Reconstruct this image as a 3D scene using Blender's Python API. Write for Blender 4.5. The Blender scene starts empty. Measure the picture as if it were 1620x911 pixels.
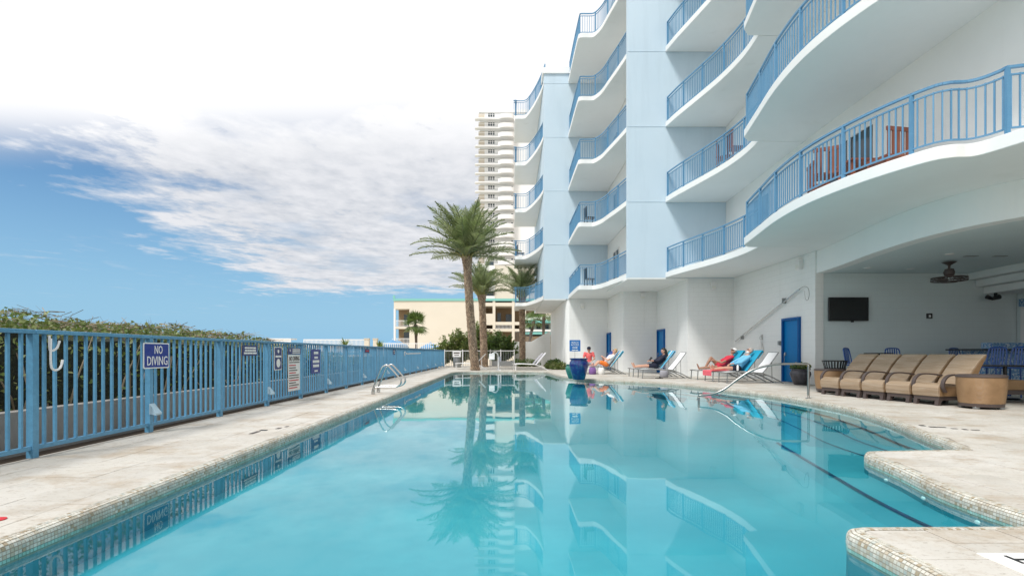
import bpy, bmesh, math, random
from mathutils import Vector, Matrix, Euler
R = math.radians
rng = random.Random(7)
scene = bpy.context.scene
COL = scene.collection

# ------------------------------------------------------------------ camera, sky, sun, exposure
FPX, VX, VY = 850.0, 802.0, 558.0          # focal length and vanishing point in photograph pixels
cd = bpy.data.cameras.new('camera')
cam = bpy.data.objects.new('camera', cd); COL.objects.link(cam)
cam.location = (0, 0, 1.0); cam.rotation_euler = (R(90), 0, 0)
cd.sensor_width = 36; cd.lens = 36 * FPX / 1620
cd.shift_x = (810 - VX) / 1620; cd.shift_y = (VY - 455.5) / 1620
cd.clip_start = 0.05; cd.clip_end = 6000
scene.camera = cam
scene.view_settings.view_transform = 'Standard'; scene.view_settings.look = 'None'
scene.view_settings.gamma = 1; scene.view_settings.use_curve_mapping = False
scene.view_settings.exposure = 0.53

SUN_EL, SUN_AZ = 56, 220
def build_world():
    w = bpy.data.worlds.new('World'); scene.world = w; w.use_nodes = True
    nt = w.node_tree; nt.nodes.clear(); N = nt.nodes.new; L = nt.links.new
    out = N('ShaderNodeOutputWorld'); bg = N('ShaderNodeBackground'); bg.inputs['Strength'].default_value = 0.1
    L(bg.outputs[0], out.inputs[0])
    sky = N('ShaderNodeTexSky'); sky.sky_type = 'NISHITA'; sky.sun_disc = False
    sky.sun_elevation = R(SUN_EL); sky.sun_rotation = R(SUN_AZ)
    sky.air_density = 1.0; sky.dust_density = 0.6; sky.ozone_density = 3.0; sky.altitude = 0
    tc = N('ShaderNodeTexCoord'); sep = N('ShaderNodeSeparateXYZ'); L(tc.outputs['Generated'], sep.inputs[0])
    def math_(op, a, b=None, clamp=False):
        n = N('ShaderNodeMath'); n.operation = op; n.use_clamp = clamp
        for i, v in enumerate((a, b)):
            if v is None: continue
            if isinstance(v, (int, float)): n.inputs[i].default_value = v
            else: L(v, n.inputs[i])
        return n.outputs[0]
    zc = math_('MAXIMUM', sep.outputs[2], 0.035)
    px = math_('DIVIDE', sep.outputs[0], zc); py = math_('DIVIDE', sep.outputs[1], zc)
    cmb = N('ShaderNodeCombineXYZ'); L(px, cmb.inputs[0]); L(py, cmb.inputs[1])
    def noise(scale, detail, rough, off=(0, 0, 0), sc=(1, 1, 1)):
        mp = N('ShaderNodeMapping'); mp.inputs['Location'].default_value = off; mp.inputs['Scale'].default_value = sc
        L(cmb.outputs[0], mp.inputs[0])
        n = N('ShaderNodeTexNoise'); n.inputs['Scale'].default_value = scale; n.inputs['Detail'].default_value = detail
        n.inputs['Roughness'].default_value = rough; L(mp.outputs[0], n.inputs['Vector']); return n.outputs[0]
    n1 = noise(1.15, 8, .60, (3.1, 1.7, 0), (1, .8, 1)); n2 = noise(.42, 4, .5, (8, 2, 0)); n3 = noise(3.0, 7, .6, (1, 5, 0), (1, .75, 1)); n4 = noise(8.0, 5, .6, (4, 2, 0), (1, .75, 1))
    # the cloud bank: right of a line on the cloud plane and nearer than its far rim
    a = math_('ADD', math_('ADD', px, math_('MULTIPLY', py, 0.27)), 1.75)
    a = math_('ADD', a, math_('MULTIPLY', math_('SUBTRACT', n1, .5), 2.6))
    a = math_('MULTIPLY', a, 1.3)
    b = math_('ADD', math_('SUBTRACT', 9.3, py), math_('MULTIPLY', math_('SUBTRACT', n1, .5), 5.0))
    m = math_('MINIMUM', a, math_('MULTIPLY', b, 0.8))
    m = math_('MINIMUM', m, 1.3)
    m = math_('ADD', m, math_('MULTIPLY', math_('ADD', math_('SUBTRACT', n3, .5), math_('MULTIPLY', math_('SUBTRACT', n4, .5), .7)), 1.8))
    holes = math_('MULTIPLY', math_('SUBTRACT', n1, .36), 7.0, True)
    bank = math_('MULTIPLY', math_('MULTIPLY', m, .95, True), math_('ADD', math_('MULTIPLY', holes, .28), .72))
    # thin wisps elsewhere
    wis = math_('MULTIPLY', math_('MULTIPLY', math_('SUBTRACT', n2, .50), 4.0, True), math_('MULTIPLY', math_('SUBTRACT', n3, .52), 4.5, True))
    dens = math_('MAXIMUM', bank, math_('MULTIPLY', wis, .55))
    low = math_('MULTIPLY', math_('SUBTRACT', sep.outputs[2], .02), 14, True)
    dens = math_('MULTIPLY', dens, low, True)
    ramp = N('ShaderNodeMapRange'); L(math_('ADD', math_('ADD', math_('MULTIPLY', n1, .35), math_('MULTIPLY', n3, .35)), math_('MULTIPLY', n4, .30)), ramp.inputs[0])
    ramp.inputs[1].default_value = .42; ramp.inputs[2].default_value = .58; ramp.inputs[3].default_value = 0; ramp.inputs[4].default_value = 1
    ccol = N('ShaderNodeMix'); ccol.data_type = 'RGBA'; L(ramp.outputs[0], ccol.inputs[0])
    ccol.inputs[6].default_value = (CL * .93, CL * .98, CL * 1.07, 1); ccol.inputs[7].default_value = (CL * 1.24, CL * 1.26, CL * 1.32, 1)
    # the deck of cloud thins and brightens overhead
    hi = N('ShaderNodeMapRange'); L(math_('ADD', py, math_('MULTIPLY', math_('SUBTRACT', n2, .5), .5)), hi.inputs[0]); hi.interpolation_type = 'SMOOTHSTEP'
    hi.inputs[1].default_value = 3.0; hi.inputs[2].default_value = 2.05; hi.inputs[3].default_value = 0; hi.inputs[4].default_value = 1
    c2 = N('ShaderNodeMix'); c2.data_type = 'RGBA'; L(hi.outputs[0], c2.inputs[0]); L(ccol.outputs[2], c2.inputs[6])
    c2.inputs[7].default_value = (CL * 1.6, CL * 1.6, CL * 1.62, 1)
    d2 = math_('MAXIMUM', dens, math_('MULTIPLY', hi.outputs[0], .97))
    mx = N('ShaderNodeMix'); mx.data_type = 'RGBA'; L(d2, mx.inputs[0])
    hs = N('ShaderNodeHueSaturation'); hs.inputs['Saturation'].default_value = 1.22; hs.inputs['Value'].default_value = SKYV
    hz_ = N('ShaderNodeMix'); hz_.data_type = 'RGBA'; L(math_('SUBTRACT', 1, math_('MULTIPLY', math_('ABSOLUTE', sep.outputs[2]), 3.2, True)), hz_.inputs[0])
    L(sky.outputs[0], hz_.inputs[6]); hz_.inputs[7].default_value = (3.1, 5.0, 6.7, 1)
    L(hz_.outputs[2], hs.inputs['Color'])
    L(hs.outputs[0], mx.inputs[6]); L(c2.outputs[2], mx.inputs[7])
    L(mx.outputs[2], bg.inputs['Color'])
CL, SKYV = 4.6, .84
build_world()
sd = bpy.data.lights.new('sun', 'SUN'); sd.energy = 2.2; sd.angle = R(12); sd.color = (1, .97, .925)
sun = bpy.data.objects.new('sun', sd); COL.objects.link(sun)
_d = Vector((math.sin(R(SUN_AZ)) * math.cos(R(SUN_EL)), math.cos(R(SUN_AZ)) * math.cos(R(SUN_EL)), math.sin(R(SUN_EL))))
sun.rotation_euler = _d.to_track_quat('Z', 'Y').to_euler(); sun.location = (0, 0, 40)
scene.cycles.max_bounces = 8; scene.cycles.transparent_max_bounces = 16
scene.cycles.glossy_bounces = 4; scene.cycles.caustics_reflective = False; scene.cycles.caustics_refractive = False
scene.cycles.use_denoising = True

# ------------------------------------------------------------------ materials
def M(name, col, rough=.6, metal=0., var=None, bump=None, rand=0., spec=None, grain=None, extra=None, trans=0.):
    """var=(colour2, scale, lo, hi[, stretch]); bump=(scale, strength); rand=per-object value spread"""
    m = bpy.data.materials.new(name); m.use_nodes = True
    nt = m.node_tree; N = nt.nodes.new; L = nt.links.new
    b = nt.nodes['Principled BSDF']; b.inputs['Roughness'].default_value = rough; b.inputs['Metallic'].default_value = metal
    if spec is not None: b.inputs['Specular IOR Level'].default_value = spec
    geo = N('ShaderNodeNewGeometry'); c = None
    rgb = N('ShaderNodeRGB'); rgb.outputs[0].default_value = (*col, 1); c = rgb.outputs[0]
    def mix(f, a, bcol, mode='MIX'):
        n = N('ShaderNodeMix'); n.data_type = 'RGBA'; n.blend_type = mode
        if isinstance(f, (int, float)): n.inputs[0].default_value = f
        else: L(f, n.inputs[0])
        L(a, n.inputs[6])
        if isinstance(bcol, tuple): n.inputs[7].default_value = (*bcol, 1)
        else: L(bcol, n.inputs[7])
        return n.outputs[2]
    def noise(scale, detail=5, rough=.6, stretch=(1, 1, 1)):
        mp = N('ShaderNodeMapping'); mp.inputs['Scale'].default_value = stretch; L(geo.outputs['Position'], mp.inputs[0])
        n = N('ShaderNodeTexNoise'); n.inputs['Scale'].default_value = scale; n.inputs['Detail'].default_value = detail
        n.inputs['Roughness'].default_value = rough; L(mp.outputs[0], n.inputs['Vector']); return n.outputs[0]
    def ramp(v, lo, hi, a=0., z=1.):
        n = N('ShaderNodeMapRange'); L(v, n.inputs[0]); n.inputs[1].default_value = lo; n.inputs[2].default_value = hi
        n.inputs[3].default_value = a; n.inputs[4].default_value = z; return n.outputs[0]
    for v in ([var] if var and not isinstance(var, list) else (var or [])):
        st = v[4] if len(v) > 4 else (1, 1, 1)
        c = mix(ramp(noise(v[1], 6, .62, st), v[2], v[3]), c, v[0])
    if grain:
        c = mix(1.0, c, mixgrey(N, L, ramp(noise(grain[0], 3, .7), .3, .7, 1 - grain[1], 1 + grain[1])), 'MULTIPLY')
    if rand:
        oi = N('ShaderNodeObjectInfo'); ad = N('ShaderNodeMath'); ad.operation = 'ADD'
        L(oi.outputs['Random'], ad.inputs[0]); L(geo.outputs['Random Per Island'], ad.inputs[1])
        fr = N('ShaderNodeMath'); fr.operation = 'FRACT'; L(ad.outputs[0], fr.inputs[0])
        c = mix(1.0, c, mixgrey(N, L, ramp(fr.outputs[0], 0, 1, 1 - rand, 1 + rand)), 'MULTIPLY')
    if bump:
        bn = N('ShaderNodeBump'); bn.inputs['Strength'].default_value = bump[1]; bn.inputs['Distance'].default_value = bump[2] if len(bump) > 2 else .01
        L(noise(bump[0], 4, .6), bn.inputs['Height']); L(bn.outputs[0], b.inputs['Normal'])
    if extra: c = extra(m, nt, N, L, b, geo, c, mix, noise, ramp) or c
    L(c, b.inputs['Base Color'])
    if trans:                                   # thin leaves let light through
        t = N('ShaderNodeBsdfTranslucent'); L(mix(.4, c, (.30, .42, .06)), t.inputs[0]); ms = N('ShaderNodeMixShader'); ms.inputs[0].default_value = trans
        L(b.outputs[0], ms.inputs[1]); L(t.outputs[0], ms.inputs[2]); L(ms.outputs[0], nt.nodes['Material Output'].inputs[0])
    return m
def mixgrey(N, L, v):
    n = N('ShaderNodeCombineColor'); L(v, n.inputs[0]); L(v, n.inputs[1]); L(v, n.inputs[2]); return n.outputs[0]

def block_extra(bw, bh, depth, strength):
    def f(m, nt, N, L, b, geo, c, mix, noise, ramp):
        s = N('ShaderNodeSeparateXYZ'); L(geo.outputs['Position'], s.inputs[0])
        a = N('ShaderNodeMath'); a.operation = 'ADD'; L(s.outputs[0], a.inputs[0]); L(s.outputs[1], a.inputs[1])
        k = N('ShaderNodeCombineXYZ'); L(a.outputs[0], k.inputs[0]); L(s.outputs[2], k.inputs[1])
        br = N('ShaderNodeTexBrick'); br.inputs['Scale'].default_value = 1; br.inputs['Mortar Size'].default_value = .008
        br.inputs['Mortar Smooth'].default_value = .4; br.inputs['Brick Width'].default_value = bw; br.inputs['Row Height'].default_value = bh
        br.inputs['Color1'].default_value = (1, 1, 1, 1); br.inputs['Color2'].default_value = (.95, .95, .95, 1); br.inputs['Mortar'].default_value = (.0, .0, .0, 1)
        L(k.outputs[0], br.inputs['Vector'])
        bn = N('ShaderNodeBump'); bn.inputs['Strength'].default_value = strength; bn.inputs['Distance'].default_value = depth
        inv = N('ShaderNodeMath'); inv.operation = 'SUBTRACT'; inv.inputs[0].default_value = 1; L(br.outputs['Fac'], inv.inputs[1])
        L(inv.outputs[0], bn.inputs['Height']); L(bn.outputs[0], b.inputs['Normal'])
        f1 = N('ShaderNodeMath'); f1.operation = 'MULTIPLY'; L(br.outputs['Fac'], f1.inputs[0]); f1.inputs[1].default_value = .10
        return mix(f1.outputs[0], c, (.35, .36, .36))
    return f

def travertine_extra(m, nt, N, L, b, geo, c, mix, noise, ramp):
    # veins and pits of the stone, brown weather stains with a shape of their own
    c = mix(ramp(noise(.8, 6, .6), .42, .62, 0, .75), c, (.615, .595, .555))
    c = mix(ramp(noise(1.9, 10, .74, (.6, .8, 1)), .50, .62, 0, .72), c, (.38, .305, .22))
    c = mix(ramp(noise(.55, 8, .70), .54, .66, 0, .4), c, (.39, .34, .28))
    c = mix(ramp(noise(7, 9, .78, (.6, .8, 1)), .53, .64, 0, .5), c, (.38, .32, .25))
    c = mix(ramp(noise(34, 6, .78, (.5, .9, 1)), .55, .66, 0, .7), c, (.26, .22, .18))
    bn = N('ShaderNodeBump'); bn.inputs['Strength'].default_value = .35; bn.inputs['Distance'].default_value = .004
    L(noise(45, 5, .7), bn.inputs['Height']); L(bn.outputs[0], b.inputs['Normal'])
    r = ramp(noise(4, 4), .3, .7, .45, .75); L(r, b.inputs['Roughness'])
    return c

def mosaic_extra(m, nt, N, L, b, geo, c, mix, noise, ramp):
    oi = N('ShaderNodeObjectInfo'); ad = N('ShaderNodeMath'); ad.operation = 'ADD'
    L(oi.outputs['Random'], ad.inputs[0]); L(geo.outputs['Random Per Island'], ad.inputs[1])
    fr = N('ShaderNodeMath'); fr.operation = 'FRACT'; L(ad.outputs[0], fr.inputs[0])
    cr = N('ShaderNodeValToRGB'); L(fr.outputs[0], cr.inputs[0]); e = cr.color_ramp; e.interpolation = 'CONSTANT'
    cols = [(0, (.68, .665, .59)), (.2, (.60, .60, .54)), (.38, (.75, .73, .66)), (.55, (.55, .50, .40)), (.7, (.66, .64, .57)), (.84, (.44, .36, .25)), (.93, (.52, .55, .51))]
    e.elements[0].position = 0; e.elements[0].color = (*cols[0][1], 1); e.elements[1].position = .2; e.elements[1].color = (*cols[1][1], 1)
    for p, k in cols[2:]:
        x = e.elements.new(p); x.color = (*k, 1)
    c = mix(ramp(noise(3, 5, .6), .45, .65, 0, .5), cr.outputs[0], (.34, .27, .19))
    return c

def weave_extra(cx, cz):
    def f(m, nt, N, L, b, geo, c, mix, noise, ramp):
        tc = N('ShaderNodeTexCoord'); s = N('ShaderNodeSeparateXYZ'); L(tc.outputs['Object'], s.inputs[0])
        def wv(o, k):
            q = N('ShaderNodeMath'); q.operation = 'MULTIPLY'; L(o, q.inputs[0]); q.inputs[1].default_value = k
            w = N('ShaderNodeMath'); w.operation = 'SINE'; L(q.outputs[0], w.inputs[0]); return w.outputs[0]
        a = N('ShaderNodeMath'); a.operation = 'ADD'; L(s.outputs[0], a.inputs[0]); L(s.outputs[1], a.inputs[1])
        p = N('ShaderNodeMath'); p.operation = 'MULTIPLY'; L(wv(a.outputs[0], cx), p.inputs[0]); L(wv(s.outputs[2], cz), p.inputs[1])
        bn = N('ShaderNodeBump'); bn.inputs['Strength'].default_value = .6; bn.inputs['Distance'].default_value = .004
        L(p.outputs[0], bn.inputs['Height']); L(bn.outputs[0], b.inputs['Normal'])
        return mix(ramp(p.outputs[0], -1, 1, 0, .35), c, (.22, .14, .075))
    return f

def mosaic_wall_extra(c1, c2, c3, size):
    def f(m, nt, N, L, b, geo, c, mix, noise, ramp):
        v = N('ShaderNodeTexVoronoi'); v.inputs['Scale'].default_value = 1 / size; v.inputs['Randomness'].default_value = .1
        L(geo.outputs['Position'], v.inputs['Vector'])
        s = N('ShaderNodeSeparateColor'); L(v.outputs['Color'], s.inputs[0])
        c = mix(ramp(s.outputs[0], .2, .8), c, c2); return mix(ramp(s.outputs[1], .6, .9), c, c3)
    return f

W = (.80, .81, .80)
mt = {
 'white_block': M('white_painted_block', (.80, .815, .81), .55, var=[((.73, .75, .74), .5, .5, .8), ((.60, .61, .59), 1.3, .6, .85, (1, 1, .10))], extra=block_extra(.4, .2, .006, .5)),
 'white_stucco': M('white_stucco', (.81, .83, .83), .65, var=[((.76, .78, .78), .4, .45, .75), ((.70, .71, .70), 1.1, .62, .92, (1, 1, .10))], bump=(60, .12)),
 'blue_stucco': M('pale_blue_stucco', (.54, .665, .76), .65, var=[((.50, .63, .73), .35, .45, .8), ((.46, .58, .67), .9, .54, .8, (1, 1, .12))], bump=(60, .15)),
 'grey_wall': M('grey_green_wall_paint', (.62, .71, .73), .55, var=((.58, .67, .69), .6, .45, .75), extra=block_extra(.4, .2, .005, .35)),
 'rail_blue': M('blue_rail_paint', (.10, .265, .44), .42, var=((.12, .29, .46), 3, .45, .7), grain=(40, .06)),
 'fence_blue': M('blue_fence_paint', (.105, .295, .465), .42, var=((.08, .24, .395), 2.2, .45, .7), grain=(25, .10), rand=.10),
 'travertine': M('travertine', (.51, .485, .435), .6, rand=.06, extra=travertine_extra),
 'mosaic': M('glass_mosaic', (.6, .6, .55), .25, extra=mosaic_extra),
 'grout': M('grout', (.35, .315, .26), .8, bump=(80, .3)),
 'pool_plaster': M('blue_pool_plaster', (.052, .31, .385), .7, var=[((.095, .395, .465), .45, .42, .62), ((.048, .295, .37), .8, .5, .7)]),
 'pool_wall': M('teal_pool_wall', (.025, .26, .325), .5),
 'joint': M('paving_joint', (.27, .24, .20), .9),
 'hood': M('pale_blue_hood', (.40, .56, .66), .4),
 'navy_tile': M('navy_tile', (.012, .03, .11), .25, rand=.3),
 'steel': M('stainless_steel', (.58, .58, .57), .22, 1.0),
 'brushed': M('brushed_steel', (.30, .30, .29), .34, 1.0),
 'dark_steel': M('grey_aluminium', (.30, .31, .31), .4, .8),
 'white_metal': M('white_metal', (.78, .78, .78), .4),
 'sling': M('white_sling_fabric', (.78, .79, .80), .75, bump=(300, .2)),
 'black': M('black_plastic', (.012, .012, .014), .35),
 'screen': M('tv_screen', (.006, .007, .009), .18),
 'sign_blue': M('sign_blue', (.008, .03, .24), .35),
 'sign_navy': M('sign_navy', (.012, .03, .15), .35),
 'sign_bright': M('sign_bright_blue', (.01, .14, .42), .35),
 'sign_white': M('sign_white', (.80, .80, .78), .45),
 'print': M('dark_print', (.10, .085, .08), .6),
 'door_blue': M('blue_door_paint', (.0, .17, .45), .45, spec=.25, grain=(20, .06)),
 'door_frame': M('blue_frame_paint', (.0, .085, .29), .45, spec=.25),
 'glass': M('window_glass', (.035, .055, .07), .06, spec=.6),
 'wicker': M('tan_wicker', (.34, .205, .10), .5, var=((.25, .145, .065), 5, .4, .7), extra=weave_extra(260, 420)),
 'wicker_pale': M('pale_wicker', (.43, .325, .225), .40, var=[((.32, .23, .145), 6, .42, .7, (.25, .25, 3)), ((.54, .46, .37), 9, .5, .75, (.2, .2, 3))], extra=weave_extra(260, 420)),  # stretched dark and pale bands paint the horizontal sheen on the seats
 'brown_frame': M('dark_brown_frame', (.075, .055, .05), .45),
 'navy_metal': M('blue_chair_metal', (.012, .07, .28), .35),
 'wood': M('red_brown_wood', (.19, .055, .03), .45, var=((.26, .09, .05), 7, .4, .7, (1, 1, .2))),
 'pot_blue': M('cobalt_glaze', (.004, .016, .15), .08, var=((.01, .12, .22), 5, .48, .68), bump=(14, .15, .02), spec=.8),
 'pot_green': M('green_glaze', (.05, .22, .17), .12, var=((.03, .12, .10), 6, .45, .7)),
 'pot_dark': M('charcoal_glaze', (.035, .035, .045), .3, var=((.07, .07, .085), 9, .4, .7)),
 'soil': M('soil', (.06, .04, .025), .9, bump=(40, .6)),
 'leaf': M('hedge_leaf', (.10, .16, .04), .5, var=((.24, .25, .10), 2.5, .42, .64), rand=.5, trans=.3),
 'leaf_dark': M('shrub_leaf', (.065, .125, .035), .45, var=((.16, .21, .07), 2.0, .45, .7), rand=.4, trans=.3),
 'leaf_dry': M('dry_twig', (.27, .215, .15), .8, rand=.3),
 'frond': M('palm_frond', (.17, .215, .11), .35, var=((.33, .36, .23), 1.2, .42, .65), rand=.35, trans=.4),
 'frond_yellow': M('palm_frond_base', (.34, .32, .10), .5),
 'boot': M('palm_boot', (.44, .34, .245), .85, var=((.25, .17, .12), 4, .4, .65), rand=.35, bump=(40, .6)),
 'bark': M('grey_bark', (.14, .105, .08), .9, bump=(25, .8), var=((.11, .085, .065), 6, .4, .7)),
 'concrete': M('weathered_concrete', (.31, .295, .275), .85, var=[((.21, .195, .18), 1.5, .45, .7), ((.37, .355, .335), 3, .5, .7)], bump=(50, .4)),
 'sand': M('sand', (.60, .53, .42), .95, var=((.52, .45, .35), .3, .4, .7), bump=(6, .5, .05)),
 'sea': M('sea_water', (.02, .13, .17), .12, bump=(.6, .4, .2)),
 'tan': M('tan_stucco', (.70, .65, .555), .7, var=((.65, .60, .505), .12, .4, .7), bump=(20, .1)),
 'tan_dark': M('ochre_stucco', (.23, .165, .10), .75),  # tan darkened in colour for the shade inside the hotel bays
 'teal': M('teal_trim', (.20, .50, .46), .5),
 'shade': M('dark_interior', (.06, .05, .045), .8),
 'tower_white': M('tower_white', (.82, .82, .81), .6, var=((.77, .77, .76), .08, .4, .7)),
 'tower_tan': M('tower_tan', (.60, .53, .43), .6),
 'umbrella': M('blue_canvas', (.10, .26, .46), .8, var=((.16, .33, .52), 3, .4, .7)),
 'skin': M('skin', (.58, .33, .235), .5, var=((.52, .28, .20), 9, .45, .7)),
 'skin_tan': M('tanned_skin', (.36, .19, .125), .5, var=((.30, .15, .10), 9, .45, .7)),
 'red_cloth': M('red_cloth', (.55, .03, .06), .85, bump=(60, .3)),
 'coral_cloth': M('coral_cloth', (.70, .13, .13), .85, bump=(60, .3)),
 'aqua_cloth': M('light_blue_cloth', (.16, .46, .68), .85, bump=(60, .3)),
 'navy_cloth': M('navy_cloth', (.012, .015, .035), .85, bump=(60, .3)),
 'white_cloth': M('white_cloth', (.78, .77, .75), .85, bump=(60, .3)),
 'orange_cloth': M('orange_cloth', (.80, .20, .03), .85, bump=(60, .3)),
 'grey_cloth': M('grey_cloth', (.33, .33, .37), .85, bump=(60, .3)),
 'towel_teal': M('turquoise_towel', (.015, .36, .56), .95, bump=(160, .5)),
 'towel_blue': M('blue_towel', (.03, .07, .26), .95, bump=(160, .5)),
 'towel_pink': M('pink_towel', (.75, .13, .17), .95, bump=(160, .5)),
 'hair_dark': M('dark_hair', (.015, .012, .01), .5), 'hair_grey': M('grey_hair', (.38, .35, .32), .6), 'hair_blond': M('blond_hair', (.42, .27, .12), .6),
 'purple': M('purple_cloth', (.20, .10, .30), .9), 'yellow': M('yellow_petals', (.70, .50, .06), .6),
 'counter': M('black_counter', (.015, .015, .018), .25),
 'blue_mosaic': M('blue_mosaic', (.05, .15, .36), .3, extra=mosaic_wall_extra(0, (.16, .32, .50), (.45, .52, .58), .03)),
 'red_paint': M('red_mark', (.55, .02, .03), .5),
 'fog_lamp': M('lamp_lens', (.75, .75, .70), .3),
}
def make_water():
    m = bpy.data.materials.new('pool_water'); m.use_nodes = True; nt = m.node_tree; nt.nodes.clear(); N = nt.nodes.new; L = nt.links.new
    o = N('ShaderNodeOutputMaterial'); mx = N('ShaderNodeMixShader'); t = N('ShaderNodeBsdfTransparent'); g = N('ShaderNodeBsdfGlossy')
    t.inputs[0].default_value = (.62, .93, .95, 1); g.inputs['Roughness'].default_value = .02; g.inputs[0].default_value = (.93, .97, .97, 1)
    geo = N('ShaderNodeNewGeometry'); mp = N('ShaderNodeMapping'); mp.inputs['Scale'].default_value = (1.0, .55, 1); L(geo.outputs['Position'], mp.inputs[0])
    n = N('ShaderNodeTexNoise'); n.inputs['Scale'].default_value = 1.6; n.inputs['Detail'].default_value = 2.0; L(mp.outputs[0], n.inputs['Vector'])
    b = N('ShaderNodeBump'); b.inputs['Strength'].default_value = .035; b.inputs['Distance'].default_value = .05; L(n.outputs[0], b.inputs['Height'])
    L(b.outputs[0], g.inputs['Normal'])
    dt = N('ShaderNodeVectorMath'); dt.operation = 'DOT_PRODUCT'; L(b.outputs[0], dt.inputs[0]); L(geo.outputs['Incoming'], dt.inputs[1])   # Schlick, the same from both sides
    def mth(op, x, y):
        q = N('ShaderNodeMath'); q.operation = op
        for i, v in enumerate((x, y)):
            if isinstance(v, (int, float)): q.inputs[i].default_value = v
            else: L(v, q.inputs[i])
        return q.outputs[0]
    fr = mth('ADD', mth('MULTIPLY', mth('POWER', mth('SUBTRACT', 1, mth('MINIMUM', mth('ABSOLUTE', dt.outputs['Value'], 0), 1)), 5), .98), .02)
    L(fr, mx.inputs[0]); L(t.outputs[0], mx.inputs[1]); L(g.outputs[0], mx.inputs[2]); L(mx.outputs[0], o.inputs[0])
    return m
mt['water'] = make_water()

# ------------------------------------------------------------------ mesh helpers
class MB:
    def __init__(s): s.v = []; s.f = []
    def add(s, vs, fs):
        n = len(s.v); s.v += [tuple(p) for p in vs]; s.f += [tuple(i + n for i in f) for f in fs]; return s
    def box(s, x0, x1, y0, y1, z0, z1):
        return s.add([(x0, y0, z0), (x1, y0, z0), (x1, y1, z0), (x0, y1, z0), (x0, y0, z1), (x1, y0, z1), (x1, y1, z1), (x0, y1, z1)],
                     [(0, 3, 2, 1), (4, 5, 6, 7), (0, 1, 5, 4), (1, 2, 6, 5), (2, 3, 7, 6), (3, 0, 4, 7)])
    def bar(s, a, b, w, h, up=(0, 0, 1)):
        a = Vector(a); b = Vector(b); d = (b - a).normalized(); u = Vector(up)
        if abs(d.dot(u)) > .98: u = Vector((0, 1, 0))
        x = d.cross(u).normalized(); y = x.cross(d).normalized(); vs = []
        for p in (a, b):
            for i, j in ((-1, -1), (1, -1), (1, 1), (-1, 1)): vs.append(p + x * (i * w / 2) + y * (j * h / 2))
        return s.add(vs, [(0, 1, 2, 3), (7, 6, 5, 4), (0, 4, 5, 1), (1, 5, 6, 2), (2, 6, 7, 3), (3, 7, 4, 0)])
    def tube(s, pts, r, n=8, cap=True):
        pts = [Vector(p) for p in pts]; rs = r if isinstance(r, (list, tuple)) else [r] * len(pts)
        vs = []; ref = Vector((0.31, .22, .93))
        for i, p in enumerate(pts):
            d = (pts[min(i + 1, len(pts) - 1)] - pts[max(i - 1, 0)]).normalized()
            if abs(d.dot(ref)) > .95: ref = Vector((.9, .3, .1))
            x = d.cross(ref).normalized(); y = d.cross(x).normalized(); ref = -(d.cross(x)).cross(d).cross(d) if False else ref
            for k in range(n):
                a = 2 * math.pi * k / n; vs.append(p + x * (math.cos(a) * rs[i]) + y * (math.sin(a) * rs[i]))
        fs = [(i * n + k, i * n + (k + 1) % n, (i + 1) * n + (k + 1) % n, (i + 1) * n + k) for i in range(len(pts) - 1) for k in range(n)]
        if cap: fs += [tuple(range(n))[::-1], tuple((len(pts) - 1) * n + k for k in range(n))]
        return s.add(vs, fs)
    def lathe(s, prof, n=24, c=(0, 0, 0)):
        vs = [(c[0] + r * math.cos(2 * math.pi * k / n), c[1] + r * math.sin(2 * math.pi * k / n), c[2] + z) for r, z in prof for k in range(n)]
        fs = [(i * n + k, i * n + (k + 1) % n, (i + 1) * n + (k + 1) % n, (i + 1) * n + k) for i in range(len(prof) - 1) for k in range(n)]
        fs += [tuple(range(n))[::-1], tuple((len(prof) - 1) * n + k for k in range(n))]
        return s.add(vs, fs)
    def prism(s, poly, z0, z1):
        n = len(poly); vs = [(x, y, z0) for x, y in poly] + [(x, y, z1) for x, y in poly]
        return s.add(vs, [tuple(range(n))[::-1], tuple(range(n, 2 * n))] + [(i, (i + 1) % n, n + (i + 1) % n, n + i) for i in range(n)])
    def prof_y(s, poly, y0, y1):     # polygon in x,z extruded along y
        n = len(poly); vs = [(x, y0, z) for x, z in poly] + [(x, y1, z) for x, z in poly]
        return s.add(vs, [tuple(range(n)), tuple(range(n, 2 * n))[::-1]] + [((i + 1) % n, i, n + i, n + (i + 1) % n) for i in range(n)])
    def ball(s, c, r, n=10, m=7):
        r = r if isinstance(r, (list, tuple)) else (r, r, r); vs = []
        for i in range(1, m):
            t = math.pi * i / m
            for k in range(n):
                a = 2 * math.pi * k / n; vs.append((c[0] + r[0] * math.sin(t) * math.cos(a), c[1] + r[1] * math.sin(t) * math.sin(a), c[2] + r[2] * math.cos(t)))
        vs += [(c[0], c[1], c[2] + r[2]), (c[0], c[1], c[2] - r[2])]; T = (m - 1) * n
        fs = [(i * n + k, (i + 1) * n + k, (i + 1) * n + (k + 1) % n, i * n + (k + 1) % n) for i in range(m - 2) for k in range(n)]
        fs += [(T, k, (k + 1) % n) for k in range(n)] + [(T + 1, (m - 2) * n + (k + 1) % n, (m - 2) * n + k) for k in range(n)]
        return s.add(vs, fs)
    def xf(s, mat):
        s.v = [tuple(mat @ Vector(p)) for p in s.v]; return s
    def mesh(s, name, m, smooth=False):
        me = bpy.data.meshes.new(name); me.from_pydata(s.v, [], s.f); me.materials.append(mt[m] if isinstance(m, str) else m)
        if smooth: me.polygons.foreach_set('use_smooth', [True] * len(me.polygons))
        me.update(); return me
def fixn(me):
    bm = bmesh.new(); bm.from_mesh(me); bmesh.ops.recalc_face_normals(bm, faces=bm.faces); bm.to_mesh(me); bm.free()
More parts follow.
